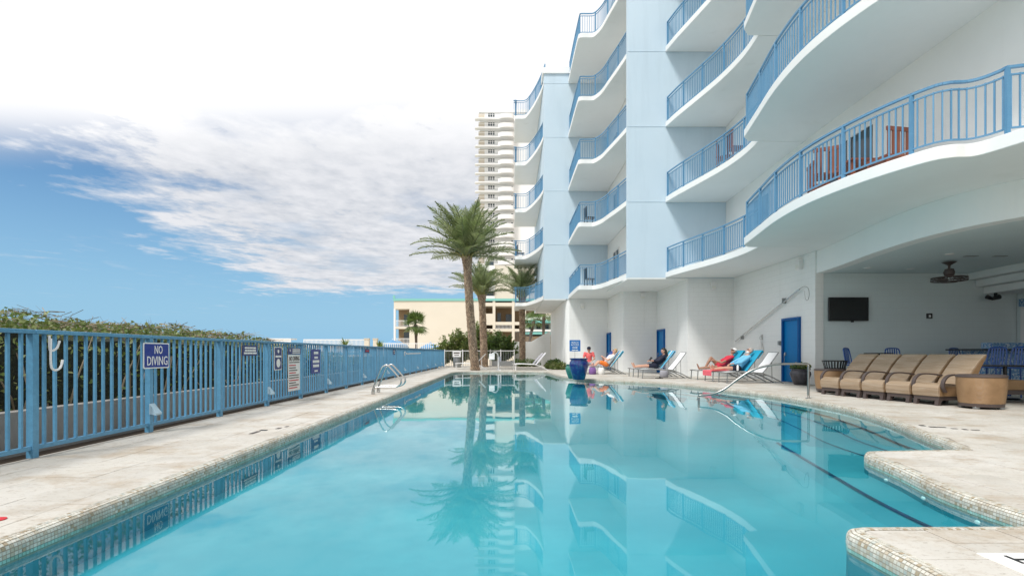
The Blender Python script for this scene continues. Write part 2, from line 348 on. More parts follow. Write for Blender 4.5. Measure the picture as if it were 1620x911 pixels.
def link(name, me, parent=None, loc=(0, 0, 0), rot=(0, 0, 0), kind=None):
    o = bpy.data.objects.new(name, me); COL.objects.link(o); o.location = loc; o.rotation_euler = rot
    if parent: o.parent = parent
    if kind: o['kind'] = kind
    return o
def part(name, mb, m, parent=None, smooth=False, world=False, kind=None, bevel=0, auto=None):
    """one mesh object; world=True: the vertices are in world space and the parent chain has no rotation"""
    if world and parent:
        off = Vector((0, 0, 0)); p = parent
        while p: off += Vector(p.location); p = p.parent
        mb.v = [(x - off.x, y - off.y, z - off.z) for x, y, z in mb.v]
    me = mb.mesh(name, m, smooth); fixn(me)
    if auto: me.set_sharp_from_angle(angle=R(auto))
    o = link(name, me, parent, kind=kind)
    if bevel:
        b = o.modifiers.new('bevel', 'BEVEL'); b.width = bevel; b.segments = 2; b.limit_method = 'ANGLE'
    return o
def tag(o, label=None, cat=None, group=None, kind=None):
    for k, v in (('label', label), ('category', cat), ('group', group), ('kind', kind)):
        if v: o[k] = v
    return o
def thing(name, label, cat, loc=(0, 0, 0), rz=0, group=None):
    o = bpy.data.objects.new(name, None); COL.objects.link(o); o.location = loc; o.rotation_euler = (0, 0, rz); o.empty_display_size = .2
    return tag(o, label, cat, group)
def dup(root, loc, rz, label=None, group=None):
    def cp(o, par):
        c = o.copy(); COL.objects.link(c); c.parent = par
        for ch in o.children: cp(ch, c)
        return c
    r = cp(root, None); r.location = loc; r.rotation_euler = (0, 0, rz)
    if label: r['label'] = label
    if group: r['group'] = group
    return r
def G(px, py, z=0.0):                         # pixel -> point on the level z
    Y = FPX * (1.0 - z) / (py - VY); return Vector(((px - VX) * Y / FPX, Y, z))
def P(px, py, Y):                             # pixel at depth Y
    return Vector(((px - VX) * Y / FPX, Y, 1.0 - (py - VY) * Y / FPX))
def smooth_poly(pts, n=4, closed=False):
    out = []; N_ = len(pts); pts = [Vector((*p, 0)) if len(p) == 2 else Vector(p) for p in pts]
    for i in range(N_ if closed else N_ - 1):
        p0 = pts[(i - 1) % N_] if closed or i > 0 else pts[0]; p1 = pts[i]; p2 = pts[(i + 1) % N_]
        p3 = pts[(i + 2) % N_] if closed or i + 2 < N_ else pts[-1]
        for k in range(n):
            t = k / n
            out.append(.5 * ((2 * p1) + (p2 - p0) * t + (2 * p0 - 5 * p1 + 4 * p2 - p3) * t * t + (3 * p1 - p0 - 3 * p2 + p3) * t ** 3))
    if not closed: out.append(pts[-1])
    return out
def resample(pts, step):
    out = [pts[0].copy()]; acc = 0.0
    for a, b in zip(pts, pts[1:]):
        L_ = (b - a).length
        if L_ < 1e-9: continue
        d = step - acc
        while d <= L_: out.append(a.lerp(b, d / L_)); d += step
        acc = L_ - (d - step)
    return out
def text_mb(s, w, h, depth=.002):
    """lettering in the x,z plane centred on 0,0, fitted to w by h (h None keeps proportion)"""
    c = bpy.data.curves.new('t', 'FONT'); c.body = s; c.align_x = 'CENTER'; c.resolution_u = 2; c.extrude = .01
    o = bpy.data.objects.new('t', c); COL.objects.link(o)
    me = bpy.data.meshes.new_from_object(o.evaluated_get(bpy.context.evaluated_depsgraph_get()))
    xs = [v.co.x for v in me.vertices]; ys = [v.co.y for v in me.vertices]
    x0, x1, y0, y1 = min(xs), max(xs), min(ys), max(ys); sx = w / (x1 - x0); sy = h / (y1 - y0) if h else sx
    mb = MB(); mb.add([((v.co.x - (x0 + x1) / 2) * sx, -v.co.z / .01 * depth / 2, (v.co.y - (y0 + y1) / 2) * sy) for v in me.vertices], [tuple(p.vertices) for p in me.polygons])
    bpy.data.objects.remove(o); bpy.data.meshes.remove(me); bpy.data.curves.remove(c)
    return mb
# ------------------------------------------------------------------ setting: ground, sea, pool, deck
WZ = -.09                                                   # water level, deck top at 0
raw = [(-2.64, .9), (-2.70, 10), (-2.76, 20), (-2.80, 26.5)]
corner = smooth_poly([(-2.80, 26.5), (-2.72, 28.2), (-2.2, 28.95), (-1.4, 29.05)], 4)
right = smooth_poly([(1.5, 29.05), (2.05, 28.2), (2.22, 25), (2.45, 22.6), (2.85, 21.2), (3.7, 20.1), (4.5, 19.3), (5.4, 17.9), (5.98, 15.8),
                     (6.38, 13.6), (6.42, 11.6), (6.22, 9.7), (5.72, 8.0), (5.28, 6.9), (4.98, 6.1), (4.74, 5.6)], 4)
tip = [Vector(p + (0,)) for p in ((3.78, 5.52), (3.66, 5.49), (3.59, 5.40))]
bank = smooth_poly([(3.55, 5.3), (3.43, 4.72), (3.25, 4.05), (3.20, 3.55), (3.21, 3.14)], 4)
tip2 = [Vector(p + (0,)) for p in ((2.03, 3.12), (1.95, 3.09), (1.91, 3.01), (1.92, 2.6), (1.92, .9))]
pool = [Vector((*p, 0)) for p in raw[:-1]] + corner + right + tip + bank + tip2
# even out: no edge longer than 0.5 m so the coping follows
def densify(pts, mx):
    out = []
    for a, b in zip(pts, pts[1:] + pts[:1]):
        k = max(1, int((b - a).length / mx)); out += [a.lerp(b, i / k) for i in range(k)]
    return out
pool = densify(pool, .45)
def area(p): return sum(a.x * b.y - b.x * a.y for a, b in zip(p, p[1:] + p[:1])) / 2
if area(pool) < 0: pool.reverse()                           # counter-clockwise: water on the left
def offset(pts, d):                                         # d>0: outwards, on to the deck
    out = []; n = len(pts)
    for i in range(n):
        a = (pts[i] - pts[i - 1]).normalized(); b = (pts[(i + 1) % n] - pts[i]).normalized()
        na = Vector((a.y, -a.x, 0)); nb = Vector((b.y, -b.x, 0)); m = (na + nb)
        m = m.normalized() if m.length > 1e-4 else na
        out.append(pts[i] + m * (d / max(.5, m.dot(na))))
    return out
COPE = .085
outer = offset(pool, COPE)
def inside(pt, poly):
    c = False; j = len(poly) - 1
    for i in range(len(poly)):
        a, b = poly[i], poly[j]
        if (a.y > pt[1]) != (b.y > pt[1]) and pt[0] < (b.x - a.x) * (pt[1] - a.y) / (b.y - a.y) + a.x: c = not c
        j = i
    return c
def sheet_with_hole(rect, hole, z):
    bm = bmesh.new(); x0, x1, y0, y1 = rect
    o = [bm.verts.new((x, y, z)) for x, y in ((x0, y0), (x1, y0), (x1, y1), (x0, y1))]
    h = [bm.verts.new((p.x, p.y, z)) for p in hole]
    es = [bm.edges.new((o[i], o[(i + 1) % 4])) for i in range(4)] + [bm.edges.new((h[i], h[(i + 1) % len(h)])) for i in range(len(h))]
    bmesh.ops.triangle_fill(bm, edges=es, use_beauty=True)
    for f in bm.faces:
        if f.normal.z < 0: f.normal_flip()
    me = bpy.data.meshes.new('sheet'); bm.to_mesh(me); bm.free(); return me
# ground with an opening where the pool is dug in, then the sea
hole = [Vector(p) for p in ((-3.4, 0, 0), (7.2, 0, 0), (7.2, 30, 0), (-3.4, 30, 0))]
me = sheet_with_hole((-2500, 2500, -400, 3000), hole, -.09); me.materials.append(mt['sand']); link('ground', me, kind='structure')
sea = part('sea', MB().add([(-2500, -400, -.08), (-70, -400, -.08), (-110, 3000, -.08), (-2500, 3000, -.08)], [(0, 1, 2, 3)]), 'sea', kind='structure')
part('planting_bed', MB().box(-4.985, -4.562, -2, 39, -.1, -.05), 'soil', kind='structure')  # dark strip filling the gap between fence and low wall
# deck bed and its stone tiles
DX0, DX1, DY0, DY1 = -4.56, 24.0, -2.0, 39.0
def deck_bed():
    bm = bmesh.new(); me0 = sheet_with_hole((DX0, DX1, DY0, DY1), outer, -.006); bm.from_mesh(me0)
    r = bmesh.ops.extrude_face_region(bm, geom=bm.faces[:]); vs = [g for g in r['geom'] if isinstance(g, bmesh.types.BMVert)]
    for v in vs: v.co.z = -.08
    bmesh.ops.recalc_face_normals(bm, faces=bm.faces); me = bpy.data.meshes.new('pool_deck'); bm.to_mesh(me); bm.free()
    me.materials.append(mt['joint']); return me
deck = link('pool_deck', deck_bed(), kind='structure')
def clip(poly, a, n):                                       # keep the side where (p-a).n >= 0
    out = []
    for i in range(len(poly)):
        p, q = poly[i - 1], poly[i]; dp, dq = (p - a).dot(n), (q - a).dot(n)
        if (dp >= 0) != (dq >= 0): out.append(p.lerp(q, dp / (dp - dq)))
        if dq >= 0: out.append(q)
    return out
TW, TL, J = .406, .61, .0055
osegs = []
for a, b in zip(outer, outer[1:] + outer[:1]):
    d = (b - a).normalized(); osegs.append((a, b, Vector((d.y, -d.x, 0))))
tiles = []
col = 0; x = DX0 + .02
while x < 15.5:
    y = -1.0 + (col * .37 % 1) * TL
    ymax = 38.5 if x < 9.6 else 16.9
    while y < ymax:
        L_ = TL * (1 if rng.random() < .75 else (.5 if rng.random() < .5 else 1.5)); L_ = min(L_, ymax - y)
        x1 = min(x + TW, DX1); poly = [Vector(p) for p in ((x + J / 2, y + J / 2, 0), (x1 - J / 2, y + J / 2, 0), (x1 - J / 2, y + L_ - J / 2, 0), (x + J / 2, y + L_ - J / 2, 0))]
        cx, cy = x + TW / 2, y + L_ / 2
        near = [s for s in osegs if abs((s[0].x + s[1].x) / 2 - cx) < 1.1 and abs((s[0].y + s[1].y) / 2 - cy) < 1.1]
        if near:
            ins = [inside((p.x, p.y), outer) for p in poly]
            hit = any(ins) or any(min(v.x for v in poly) < p[0].x < max(v.x for v in poly) and min(v.y for v in poly) < p[0].y < max(v.y for v in poly) for p in near)
            if hit:
                lo = (min(v.x for v in poly), min(v.y for v in poly)); hi_ = (max(v.x for v in poly), max(v.y for v in poly))
                use = [(a, b, n) for a, b, n in near if lo[0] - .1 < (a.x + b.x) / 2 < hi_[0] + .1 and lo[1] - .1 < (a.y + b.y) / 2 < hi_[1] + .1]
                turn = sum((p[1] - p[0]).normalized().cross((q[1] - q[0]).normalized()).z for p, q in zip(use, use[1:]) if (p[1] - q[0]).length < 1e-4)
                if turn > .25:                      # water corner poking into the tile: the tile is cut in pieces
                    rest_, poly = poly, None
                    for a, b, n in use:
                        pc = clip(rest_, a + n * .004, n) if rest_ else []
                        if len(pc) > 2 and abs(area(pc)) > .004: c = sum(pc, Vector()) / len(pc); tiles.append((c, pc))
                        rest_ = clip(rest_, a + n * .004, -n) if rest_ else []
                else:
                    for a, b, n in use:
                        poly = clip(poly, a + n * .004, n) if poly else poly
        elif inside((cx, cy), outer): poly = None
        if poly and len(poly) > 2:
            c = sum(poly, Vector()) / len(poly)
            if abs(area(poly)) > .004 and not inside((c.x, c.y), outer): tiles.append((c, poly))
        y += L_
    x += TW; col += 1
def visible(c): return c.y > 1.8 and -.99 * c.y - .3 < c.x < 1.0 * c.y + .3
tiles.sort(key=lambda t: (not visible(t[0]), t[0].length))
def tile_mb(poly, c, h):
    n = len(poly); top = [(p.x, p.y, h) for p in poly]; ins = [(c + (p - c) * .985) for p in poly]
    return MB().add([(p.x, p.y, -.005) for p in poly] + [(p.x, p.y, h - .0015) for p in poly] + [(p.x, p.y, h) for p in ins],
                    [tuple(range(2 * n, 3 * n))] + [(i, (i + 1) % n, n + (i + 1) % n, n + i) for i in range(n)] + [(n + i, n + (i + 1) % n, 2 * n + (i + 1) % n, 2 * n + i) for i in range(n)])
rest = MB(); cache = {}
for k, (c, poly) in enumerate(tiles):
    if area(poly) < 0: poly.reverse()
    h = rng.uniform(-.0016, .0016)
    if k < 300:
        key = tuple((round(p.x - c.x, 3), round(p.y - c.y, 3)) for p in poly)
        me = cache.get(key)
        if me is None: me = cache[key] = tile_mb([p - c for p in poly], Vector((0, 0, 0)), 0).mesh('deck_tile', 'travertine')
        link('deck_tile', me, deck, (c.x, c.y, h), (R(rng.uniform(-.12, .12)), R(rng.uniform(-.12, .12)), 0))
    else:
        t = tile_mb(poly, c, h); rest.add(t.v, t.f)
part('deck_paving', rest, 'travertine', deck, kind='stuff')

# pool shell: wall, floor, sunk steps
n = len(pool); mb = MB(); FZ = -.31
mb.add([(p.x, p.y, -.10) for p in offset(pool, .003)] + [(p.x, p.y, FZ) for p in pool], [(i, (i + 1) % n, n + (i + 1) % n, n + i)[::-1] for i in range(n)])
basin = part('pool_basin', mb, 'pool_wall', kind='structure'); 
fl = bmesh.new(); vs = [fl.verts.new((p.x, p.y, FZ)) for p in pool]; es = [fl.edges.new((vs[i], vs[(i + 1) % n])) for i in range(n)]
bmesh.ops.triangle_fill(fl, edges=es, use_beauty=True); me = bpy.data.meshes.new('pool_floor'); fl.to_mesh(me); fl.free(); me.materials.append(mt['pool_plaster'])
link('pool_floor', me, basin)
fl = bmesh.new(); vs = [fl.verts.new((p.x, p.y, WZ)) for p in offset(pool, -.0015)]; es = [fl.edges.new((vs[i], vs[(i + 1) % n])) for i in range(n)]
bmesh.ops.triangle_fill(fl, edges=es, use_beauty=True)
for f in fl.faces:
    if f.normal.z < 0: f.normal_flip()
me = bpy.data.meshes.new('pool_water'); fl.to_mesh(me); fl.free(); me.materials.append(mt['water']); link('pool_water', me, kind='structure')

def step(line, back, z, TWD=.0065):
    """a sunk step: nosing line (front) joined to the back points that reach into the bank"""
    ln = [Vector((*p, 0)) for p in line]; front = smooth_poly(line, 6)
    poly = [(p.x, p.y) for p in front] + back
    ar = sum(a[0] * b[1] - b[0] * a[1] for a, b in zip(poly, poly[1:] + poly[:1]))
    if ar < 0: poly.reverse()
    cb = Vector((sum(q[0] for q in back) / len(back), sum(q[1] for q in back) / len(back), 0)); low = []
    for i, p in enumerate(front):
        d = (front[min(i + 1, len(front) - 1)] - front[max(i - 1, 0)]).normalized(); nn = Vector((-d.y, d.x, 0)); nn = -nn if nn.dot(cb - p) > 0 else nn
        low.append(((p + nn * (z - FZ) * .8).x, (p + nn * (z - FZ) * .8).y))  # riser shaped with an outward slope to catch more light
    low += back
    if ar < 0: low.reverse()
    nq = len(poly); st = MB().add([(x, y, FZ - .01) for x, y in low] + [(x, y, z) for x, y in poly], [tuple(range(nq))[::-1], tuple(range(nq, 2 * nq))] + [(i, (i + 1) % nq, nq + (i + 1) % nq, nq + i) for i in range(nq)])
    st = part('pool_step', st, 'pool_plaster', basin)
    if TWD:
        rs = resample(front, .152); k = 0
        for a, b in zip(rs, rs[1:]):
            d = (b - a).normalized(); nn = Vector((-d.y, d.x, 0)); m = MB()
            q = (a + d * .003, b - d * .003); w = TWD
            m.add([tuple(p + nn * s + Vector((0, 0, zz))) for p in q for s in (-w, w) for zz in (z - (.002 if TWD < .01 else .008), z + .004)],
                  [(0, 1, 3, 2), (4, 6, 7, 5), (1, 5, 7, 3), (0, 4, 5, 1), (2, 3, 7, 6)])
            part('step_tile', m, 'navy_tile', basin); k += 1
step([(3.62, 7.2), (3.42, 6.3), (3.2, 5.3), (3.02, 4.45), (2.93, 3.8), (2.9, 3.16)], [(3.22, 3.13), (3.24, 4.0), (3.45, 4.7), (3.6, 5.42), (4.3, 5.56), (4.2, 6.6)], -.20, .014)
step([(4.08, 5.56), (4.2, 7.0), (4.62, 8.6), (4.95, 10.2), (5.02, 12.0), (4.7, 14), (4.2, 15.6)], [(5.9, 15.7), (6.34, 13.6), (6.38, 11.6), (6.16, 9.7), (5.66, 8.0), (5.2, 6.9), (4.72, 5.6)], -.185)
step([(4.40, 5.56), (4.6, 7.0), (5.02, 8.4), (5.36, 10.0), (5.45, 11.8), (5.2, 13.8), (4.8, 15.6)], [(5.91, 15.7), (6.35, 13.6), (6.39, 11.6), (6.17, 9.7), (5.67, 8.0), (5.21, 6.9), (4.73, 5.6)], -.155)
step([(4.62, 5.57), (4.86, 6.6), (5.36, 8.1), (5.76, 9.8), (5.92, 11.7), (5.75, 13.6), (5.35, 15.6)], [(5.92, 15.7), (6.36, 13.6), (6.40, 11.6), (6.18, 9.7), (5.68, 8.0), (5.22, 6.9), (4.735, 5.6)], -.128)
mb = MB()
for x_, y_, z_ in ((3.40, 4.82, -.14), (3.27, 4.22, -.14), (3.17, 3.62, -.14)): mb.ball((x_, y_, z_), (.012, .022, .016), 8, 5)
part('water_inlet', mb, 'white_metal', basin)

# coping: rounded grout bed with rows of small mosaic tile on it
prof = [(COPE, -.002), (.055, -.002), (.028, -.006), (.010, -.018), (.002, -.036), (0, -.065), (0, -.12)]   # (outwards, z)
rows = [offset(pool, d) for d, z in prof]; mb = MB()
for (d, z), r in zip(prof, rows): mb.v += [(p.x, p.y, z - .003) for p in r]
mb.f += [(k * n + i, k * n + (i + 1) % n, (k + 1) * n + (i + 1) % n, (k + 1) * n + i) for k in range(len(prof) - 1) for i in range(n)]
coping = part('pool_coping', mb, 'grout', kind='structure', smooth=True)
S = .0235; base = resample(pool + pool[:1], S); fine_prof = [(.086, 0), (.0635, 0), (.041, -.001), (.0215, -.0085), (.0075, -.0235), (.001, -.045), (0, -.0675), (0, -.09), (0, -.112)]
allt = []
nb = len(base)
for i in range(nb):
    a = base[i]; b = base[(i + 1) % nb]
    if (b - a).length > 2 * S or (b - a).length < .3 * S or min(a.y, b.y) < 1.0: continue
    d = (b - a).normalized(); nn = Vector((d.y, -d.x, 0))
    for k in range(len(fine_prof) - 1):
        (o0, z0), (o1, z1) = fine_prof[k], fine_prof[k + 1]
        c = (a + b) / 2 + nn * (o0 + o1) / 2; c.z = (z0 + z1) / 2
        u = (nn * (o1 - o0) + Vector((0, 0, z1 - z0))); allt.append((c, d, u, (b - a).length))
def pix(c): return (abs(c.x) < .98 * c.y and c.y > 2.4)
allt.sort(key=lambda t: (not pix(t[0]), t[0].length + (1.2 if t[0].x < 0 else 0)))
def tile_v(c, d, u, L_):
    w = u.length; un = u.normalized(); nrm = d.cross(un); nrm = nrm if nrm.z > 0 or abs(nrm.z) < 1e-3 else -nrm
    out = []
    for s, h in ((1, -.002), (.94, .0028)):
        for i, j in ((-1, -1), (1, -1), (1, 1), (-1, 1)): out.append(d * (i * (L_ - .0042) / 2 * s) + un * (j * (w - .0042) / 2 * s) + nrm * h)
    return out
TF = [(4, 5, 6, 7), (0, 1, 5, 4), (1, 2, 6, 5), (2, 3, 7, 6), (3, 0, 4, 7)]
rest = MB()
for k, (c, d, u, L_) in enumerate(allt):
    j = rng.uniform(-.0006, .0006)
    if d.cross(u).z < 0 or (abs(d.cross(u).z) < 1e-6): u = u
    vs = tile_v(c, d, u, L_)
    if k < 300:
        m = MB().add(vs, TF); o = part('coping_tile', m, 'mosaic', coping); o.location = (c.x, c.y, c.z + j)
    elif c.y < 15: rest.add([c + v for v in vs], TF)
far = MB()
for t in allt[300:]:
    c, d, u, L_ = t
    if c.y >= 15: far.add([c + v for v in tile_v(c, d, u, L_)[4:]], [(0, 1, 2, 3)])
part('coping_mosaic', rest, 'mosaic', coping, kind='stuff'); part('coping_mosaic', far, 'mosaic', coping, kind='stuff')
# depth marks set into the deck
mk = thing('depth_marker', 'white deck tile with black depth lettering at the near right pool edge', 'depth marker', (2.34, 2.68, .0015))
part('tile', MB().box(0, .30, -.42, 0, -.004, .003), 'sign_white', mk, bevel=.0015)
m4 = text_mb('FT', .165, .115, .003).xf(Matrix.Translation((.155, -.125, .0045)) @ Matrix.Rotation(R(90), 4, 'Z') @ Matrix.Rotation(R(-90), 4, 'X')); part('lettering', m4, 'black', mk)
def deck_mark(px, py, label, spots, rot):
    g = G(px, py); m = thing('deck_marking', label, 'deck marking', (g.x, g.y, .003), rot)
    for k, (x_, y_, w_, l_, mm) in enumerate(spots):
        part('glyph', MB().box(x_ - w_ / 2, x_ + w_ / 2, y_ - l_ / 2, y_ + l_ / 2, 0, .003), mm, m)
deck_mark(425, 682, 'small worn black depth figures on the pale deck beside the fence', [(-.12, -.12, .05, .22, 'print'), (-.10, .08, .09, .06, 'black'), (.02, .25, .05, .1, 'print'), (.06, .42, .04, .07, 'print')], 0)
deck_mark(1490, 676, 'worn black depth figures on the deck in front of the wicker seats', [(-.18, .12, .06, .1, 'black'), (-.10, .0, .08, .08, 'black'), (.0, .01, .09, .05, 'black'), (.1, -.1, .06, .06, 'print'), (.2, -.14, .05, .08, 'print'), (.3, -.16, .09, .03, 'print')], R(-20))
g = G(1, 822); tag(part('deck_marking', MB().lathe([(.001, .002), (.045, .002), (.045, .006), (.001, .006)], 20, (g.x - .02, g.y, 0)), 'red_paint'), 'small round red mark on the deck at the left picture edge', 'deck marking')
# ------------------------------------------------------------------ the resort building
B = thing('resort_building', 'white and pale blue apartment building with curved balconies beside the pool', 'building')
def bp(name, mb, m, **k): return part(name, mb, m, B, **k)
SL, PITCH, TH = 4.2, 3.2, .22
LV = [SL + PITCH * i for i in range(5)]                     # slab undersides
ROOF = 17.6; XE = 30
# ground floor: stepped white block walls
bp('wall', MB().prism([(3.5, 43), (3.5, 32.25), (3.56, 32.08), (3.72, 32), (6.0, 32), (6.0, 27.7), (7.73, 27.7), (7.73, 23), (9.7, 23), (9.7, 17.0), (9.95, 17.0), (9.95, 16.98), (XE, 16.98), (XE, 43)], -.05, SL - .003), 'white_block')
bp('wall', MB().box(9.96, 16.06, 16.93, 16.985, 0, 3.5), 'grey_wall')
bp('wall', MB().box(9.4 + .3, 9.955, 16.90, 17.0, 0, SL - .004), 'white_block')
# upper masses
bp('wall', MB().box(2.2, XE, 32, 43, SL, ROOF), 'blue_stucco')
bp('wall', MB().box(6.0, XE, 23.2, 32.0 - .002, SL, ROOF), 'white_stucco')
bp('wall', MB().box(5.15, XE, 22.9, 23.199, SL, ROOF), 'blue_stucco')
bp('wall', MB().prism([(9.34, 22.898), (9.15, 19), (8.97, 15.2), (8.95, 14), (8.95, 1.9), (XE, 1.9), (XE, 22.898)], SL + .004, ROOF), 'white_stucco')
for x0, x1, y0, y1, mm in ((2.12, XE, 31.92, 43.1, 'white_stucco'), (5.07, XE, 22.82, 31.918, 'white_stucco'), (8.85, XE, 1.8, 22.818, 'white_stucco')):
    bp('parapet', MB().box(x0, x1, y0, y1, ROOF, ROOF + .35), mm)
# horizontal joint lines in the blue walls
for z in [s + .02 for s in LV[1:]]:
    bp('wall_joint', MB().box(2.19, 5.8, 31.988, 32.0, z, z + .03), 'blue_stucco'); bp('wall_joint', MB().box(5.14, 9.69, 22.888, 22.9, z, z + .03), 'blue_stucco')
# soffit under the blue towers
bp('soffit', MB().box(2.2, 3.5, 32.002, 43, SL - .06, SL - .001), 'white_stucco')
bp('soffit', MB().box(5.15, 7.73, 22.902, 27.7, SL - .06, SL - .002), 'white_stucco')

# balconies -------------------------------------------------
balusters = []                                              # (position, rotation, length, scores)
def balcony(outline, inner, z, rail=True, name='balcony_slab', th=TH, rail_from=0, rail_to=None):
    edge = smooth_poly(outline, 5)
    poly = [(p.x, p.y) for p in edge] + inner
    ar = sum(a[0] * b[1] - b[0] * a[1] for a, b in zip(poly, poly[1:] + poly[:1]))
    if ar < 0: poly.reverse()
    s = bp(name, MB().prism(poly, z, z + th), 'white_stucco', bevel=.012)
    if rail: railing(edge, inner, z + th)
    return s
def railing(edge, inner, z, H=1.07, inset=.09):
    c = Vector((sum(p[0] for p in inner) / len(inner), sum(p[1] for p in inner) / len(inner), 0))
    pts = []
    cut = [p for p in edge if p.y > 8.25]
    if len(cut) < len(edge): edge = cut + [Vector((8.3, 8.2, 0)), Vector((8.93, 8.2, 0))]      # the railing turns in to the wall
    for i, p in enumerate(edge):
        d = (edge[min(i + 1, len(edge) - 1)] - edge[max(i - 1, 0)]).normalized(); nn = Vector((-d.y, d.x, 0))
        if nn.dot(c - p) < 0: nn = -nn
        pts.append(p + nn * inset)
    up = lambda p, h: (p.x, p.y, z + h)
    fr = MB()
    for a, b in zip(pts, pts[1:]):
        if (b - a).length < .01: continue
        fr.bar(up(a, H - .02), up(b, H - .02), .055, .04); fr.bar(up(a, H - .14), up(b, H - .14), .03, .025); fr.bar(up(a, .10), up(b, .10), .03, .025)
    post = resample(pts, 1.35)
    if (post[-1] - pts[-1]).length > .4: post.append(pts[-1])
    for p in post: fr.box(p.x - .028, p.x + .028, p.y - .028, p.y + .028, z, z + H)
    r = bp('railing', fr, 'rail_blue', world=True)
    for a, b in zip(resample(pts, .118), resample(pts, .118)[1:]):
        balusters.append(((a.x + 0, a.y + 0, z + .10), math.atan2(b.y - a.y, b.x - a.x), r))
near_small = [(6.75, 22.88), (6.92, 21.9), (7.25, 20.4), (7.55, 18.9), (7.68, 17.5), (7.62, 16.3)]
near_big = [(7.05, 15.98), (6.80, 14.6), (6.55, 13.2), (6.45, 12.0), (6.5, 11.0), (6.72, 9.9), (7.05, 9.05), (7.3, 8.82), (7.62, 8.75), (7.8, 8.35), (8.1, 7.2), (8.4, 5.6), (8.7, 3.6), (8.93, 2.2)]
for i, z in enumerate(LV):
    if i > 3: break
    balcony(near_small, [(9.71, 16.3), (9.71, 22.88)], z)
    balcony(near_big, [(9.71, 2.2), (9.71, 16.28), (7.3, 16.28)], z + (0 if i else .0))
    balcony([(3.65, 31.98), (3.63, 29.8), (3.63, 28.2), (3.64, 27.5), (3.68, 27.34), (3.85, 27.3), (4.2, 27.3), (4.42, 27.22), (4.68, 26.6), (4.85, 25.6), (5.05, 24.4), (5.22, 23.22)], [(5.99, 23.22), (5.99, 31.98)], z)
    balcony([(2.19, 32.2), (2.05, 33.4), (1.75, 35.0), (1.4, 36.3), (1.15, 36.75), (.6, 36.8), (.55, 37.2), (.55, 41)], [(2.19, 41)], z)
z = LV[4]
balcony(near_small, [(9.71, 16.3), (9.71, 22.88)], z); balcony(near_big, [(9.71, 2.2), (9.71, 16.28), (7.3, 16.28)], z)
balcony([(3.65, 31.98), (3.63, 29.8), (3.63, 28.2), (3.64, 27.5), (3.68, 27.34), (3.85, 27.3), (4.2, 27.3), (4.42, 27.22), (4.68, 26.6), (4.85, 25.6), (5.05, 24.4), (5.22, 23.22)], [(5.99, 23.22), (5.99, 31.98)], z)
balcony([(2.19, 32.2), (2.05, 33.4), (1.75, 35.0), (1.4, 36.3), (1.15, 36.75), (.6, 36.8), (.55, 37.2), (.55, 41)], [(2.19, 41)], z)
bar_me = MB().box(-.011, .011, -.011, .011, 0, .85).mesh('baluster', 'rail_blue')
def seen(b):
    (x, y, z), a, r = b
    px = 802 + 850 * x / y if y > .3 else 9999; py = 558 - 850 * (z + .4 - 1) / max(y, .3)
    return px < 1635 and py > 150 and px > 800
balusters.sort(key=lambda b: (not seen(b), b[0][1]))
rest = MB()
for k, ((x, y, z), a, r) in enumerate(balusters):
    if k < 296: link('baluster', bar_me, r, (x, y, z), (0, 0, a))
    else: rest.box(x - .011, x + .011, y - .011, y + .011, z, z + .85)
bp('baluster', rest, 'rail_blue', kind='stuff')

# sliding glass doors on the balconies
def sliding_door(x, y0, y1, z, h=2.15):
    f = MB()
    for a, b in ((y0, y0 + .07), (y1 - .07, y1), ((y0 + y1) / 2 - .045, (y0 + y1) / 2 + .045)): f.box(x - .05, x + .03, a, b, z, z + h)
    f.box(x - .05, x + .03, y0, y1, z + h, z + h + .08); f.box(x - .05, x + .03, y0, y1, z + .001, z + .05)
    d = bp('sliding_door', f, 'white_metal')
    for a, b in ((y0 + .07, (y0 + y1) / 2 - .045), ((y0 + y1) / 2 + .045, y1 - .07)): part('pane', MB().box(x - .02, x - .008, a, b, z + .05, z + h), 'glass', d)
for z in LV:
    sliding_door(8.95, 13.0, 15.0, z + TH); sliding_door(9.145, 18.6, 19.9, z + TH); sliding_door(6.0, 24.6, 26.4, z + TH); sliding_door(6.0, 28.6, 30.2, z + TH); sliding_door(8.95, 5.0, 7.4, z + TH)
# blue service doors in the ground-floor walls
def service_door(x, y0, y1, h=2.1):
    f = MB()
    for a, b in ((y0 - .06, y0 + .02), (y1 - .02, y1 + .06)): f.box(x - .085, x + .04, a, b, 0, h + .07)
    f.box(x - .085, x + .04, y0 + .02, y1 - .02, h - .01, h + .07)
    fr = bp('door_frame', f, 'door_frame')
    d = bp('door', MB().box(x - .012, x + .03, y0 + .02, y1 - .02, .01, h - .012), 'door_blue')
    hy = y1 - .13
    hd = MB().box(x - .05, x - .012, hy - .03, hy + .03, .9, 1.02); hd.tube([(x - .05, hy, .55), (x - .075, hy, .6), (x - .075, hy, .95), (x - .05, hy, 1.0)], .011, 6)
    part('handle', hd, 'steel', d)
    kp = MB().box(9.64, 9.7, 0, 0, 0, 0)
service_door(9.7, 17.78, 18.78, 2.12); service_door(7.73, 26.3, 27.4); service_door(6.0, 31.0, 31.9)
bp('door_reader', MB().box(9.63, 9.7, 19.0, 19.12, 1.28, 1.42), 'dark_steel')
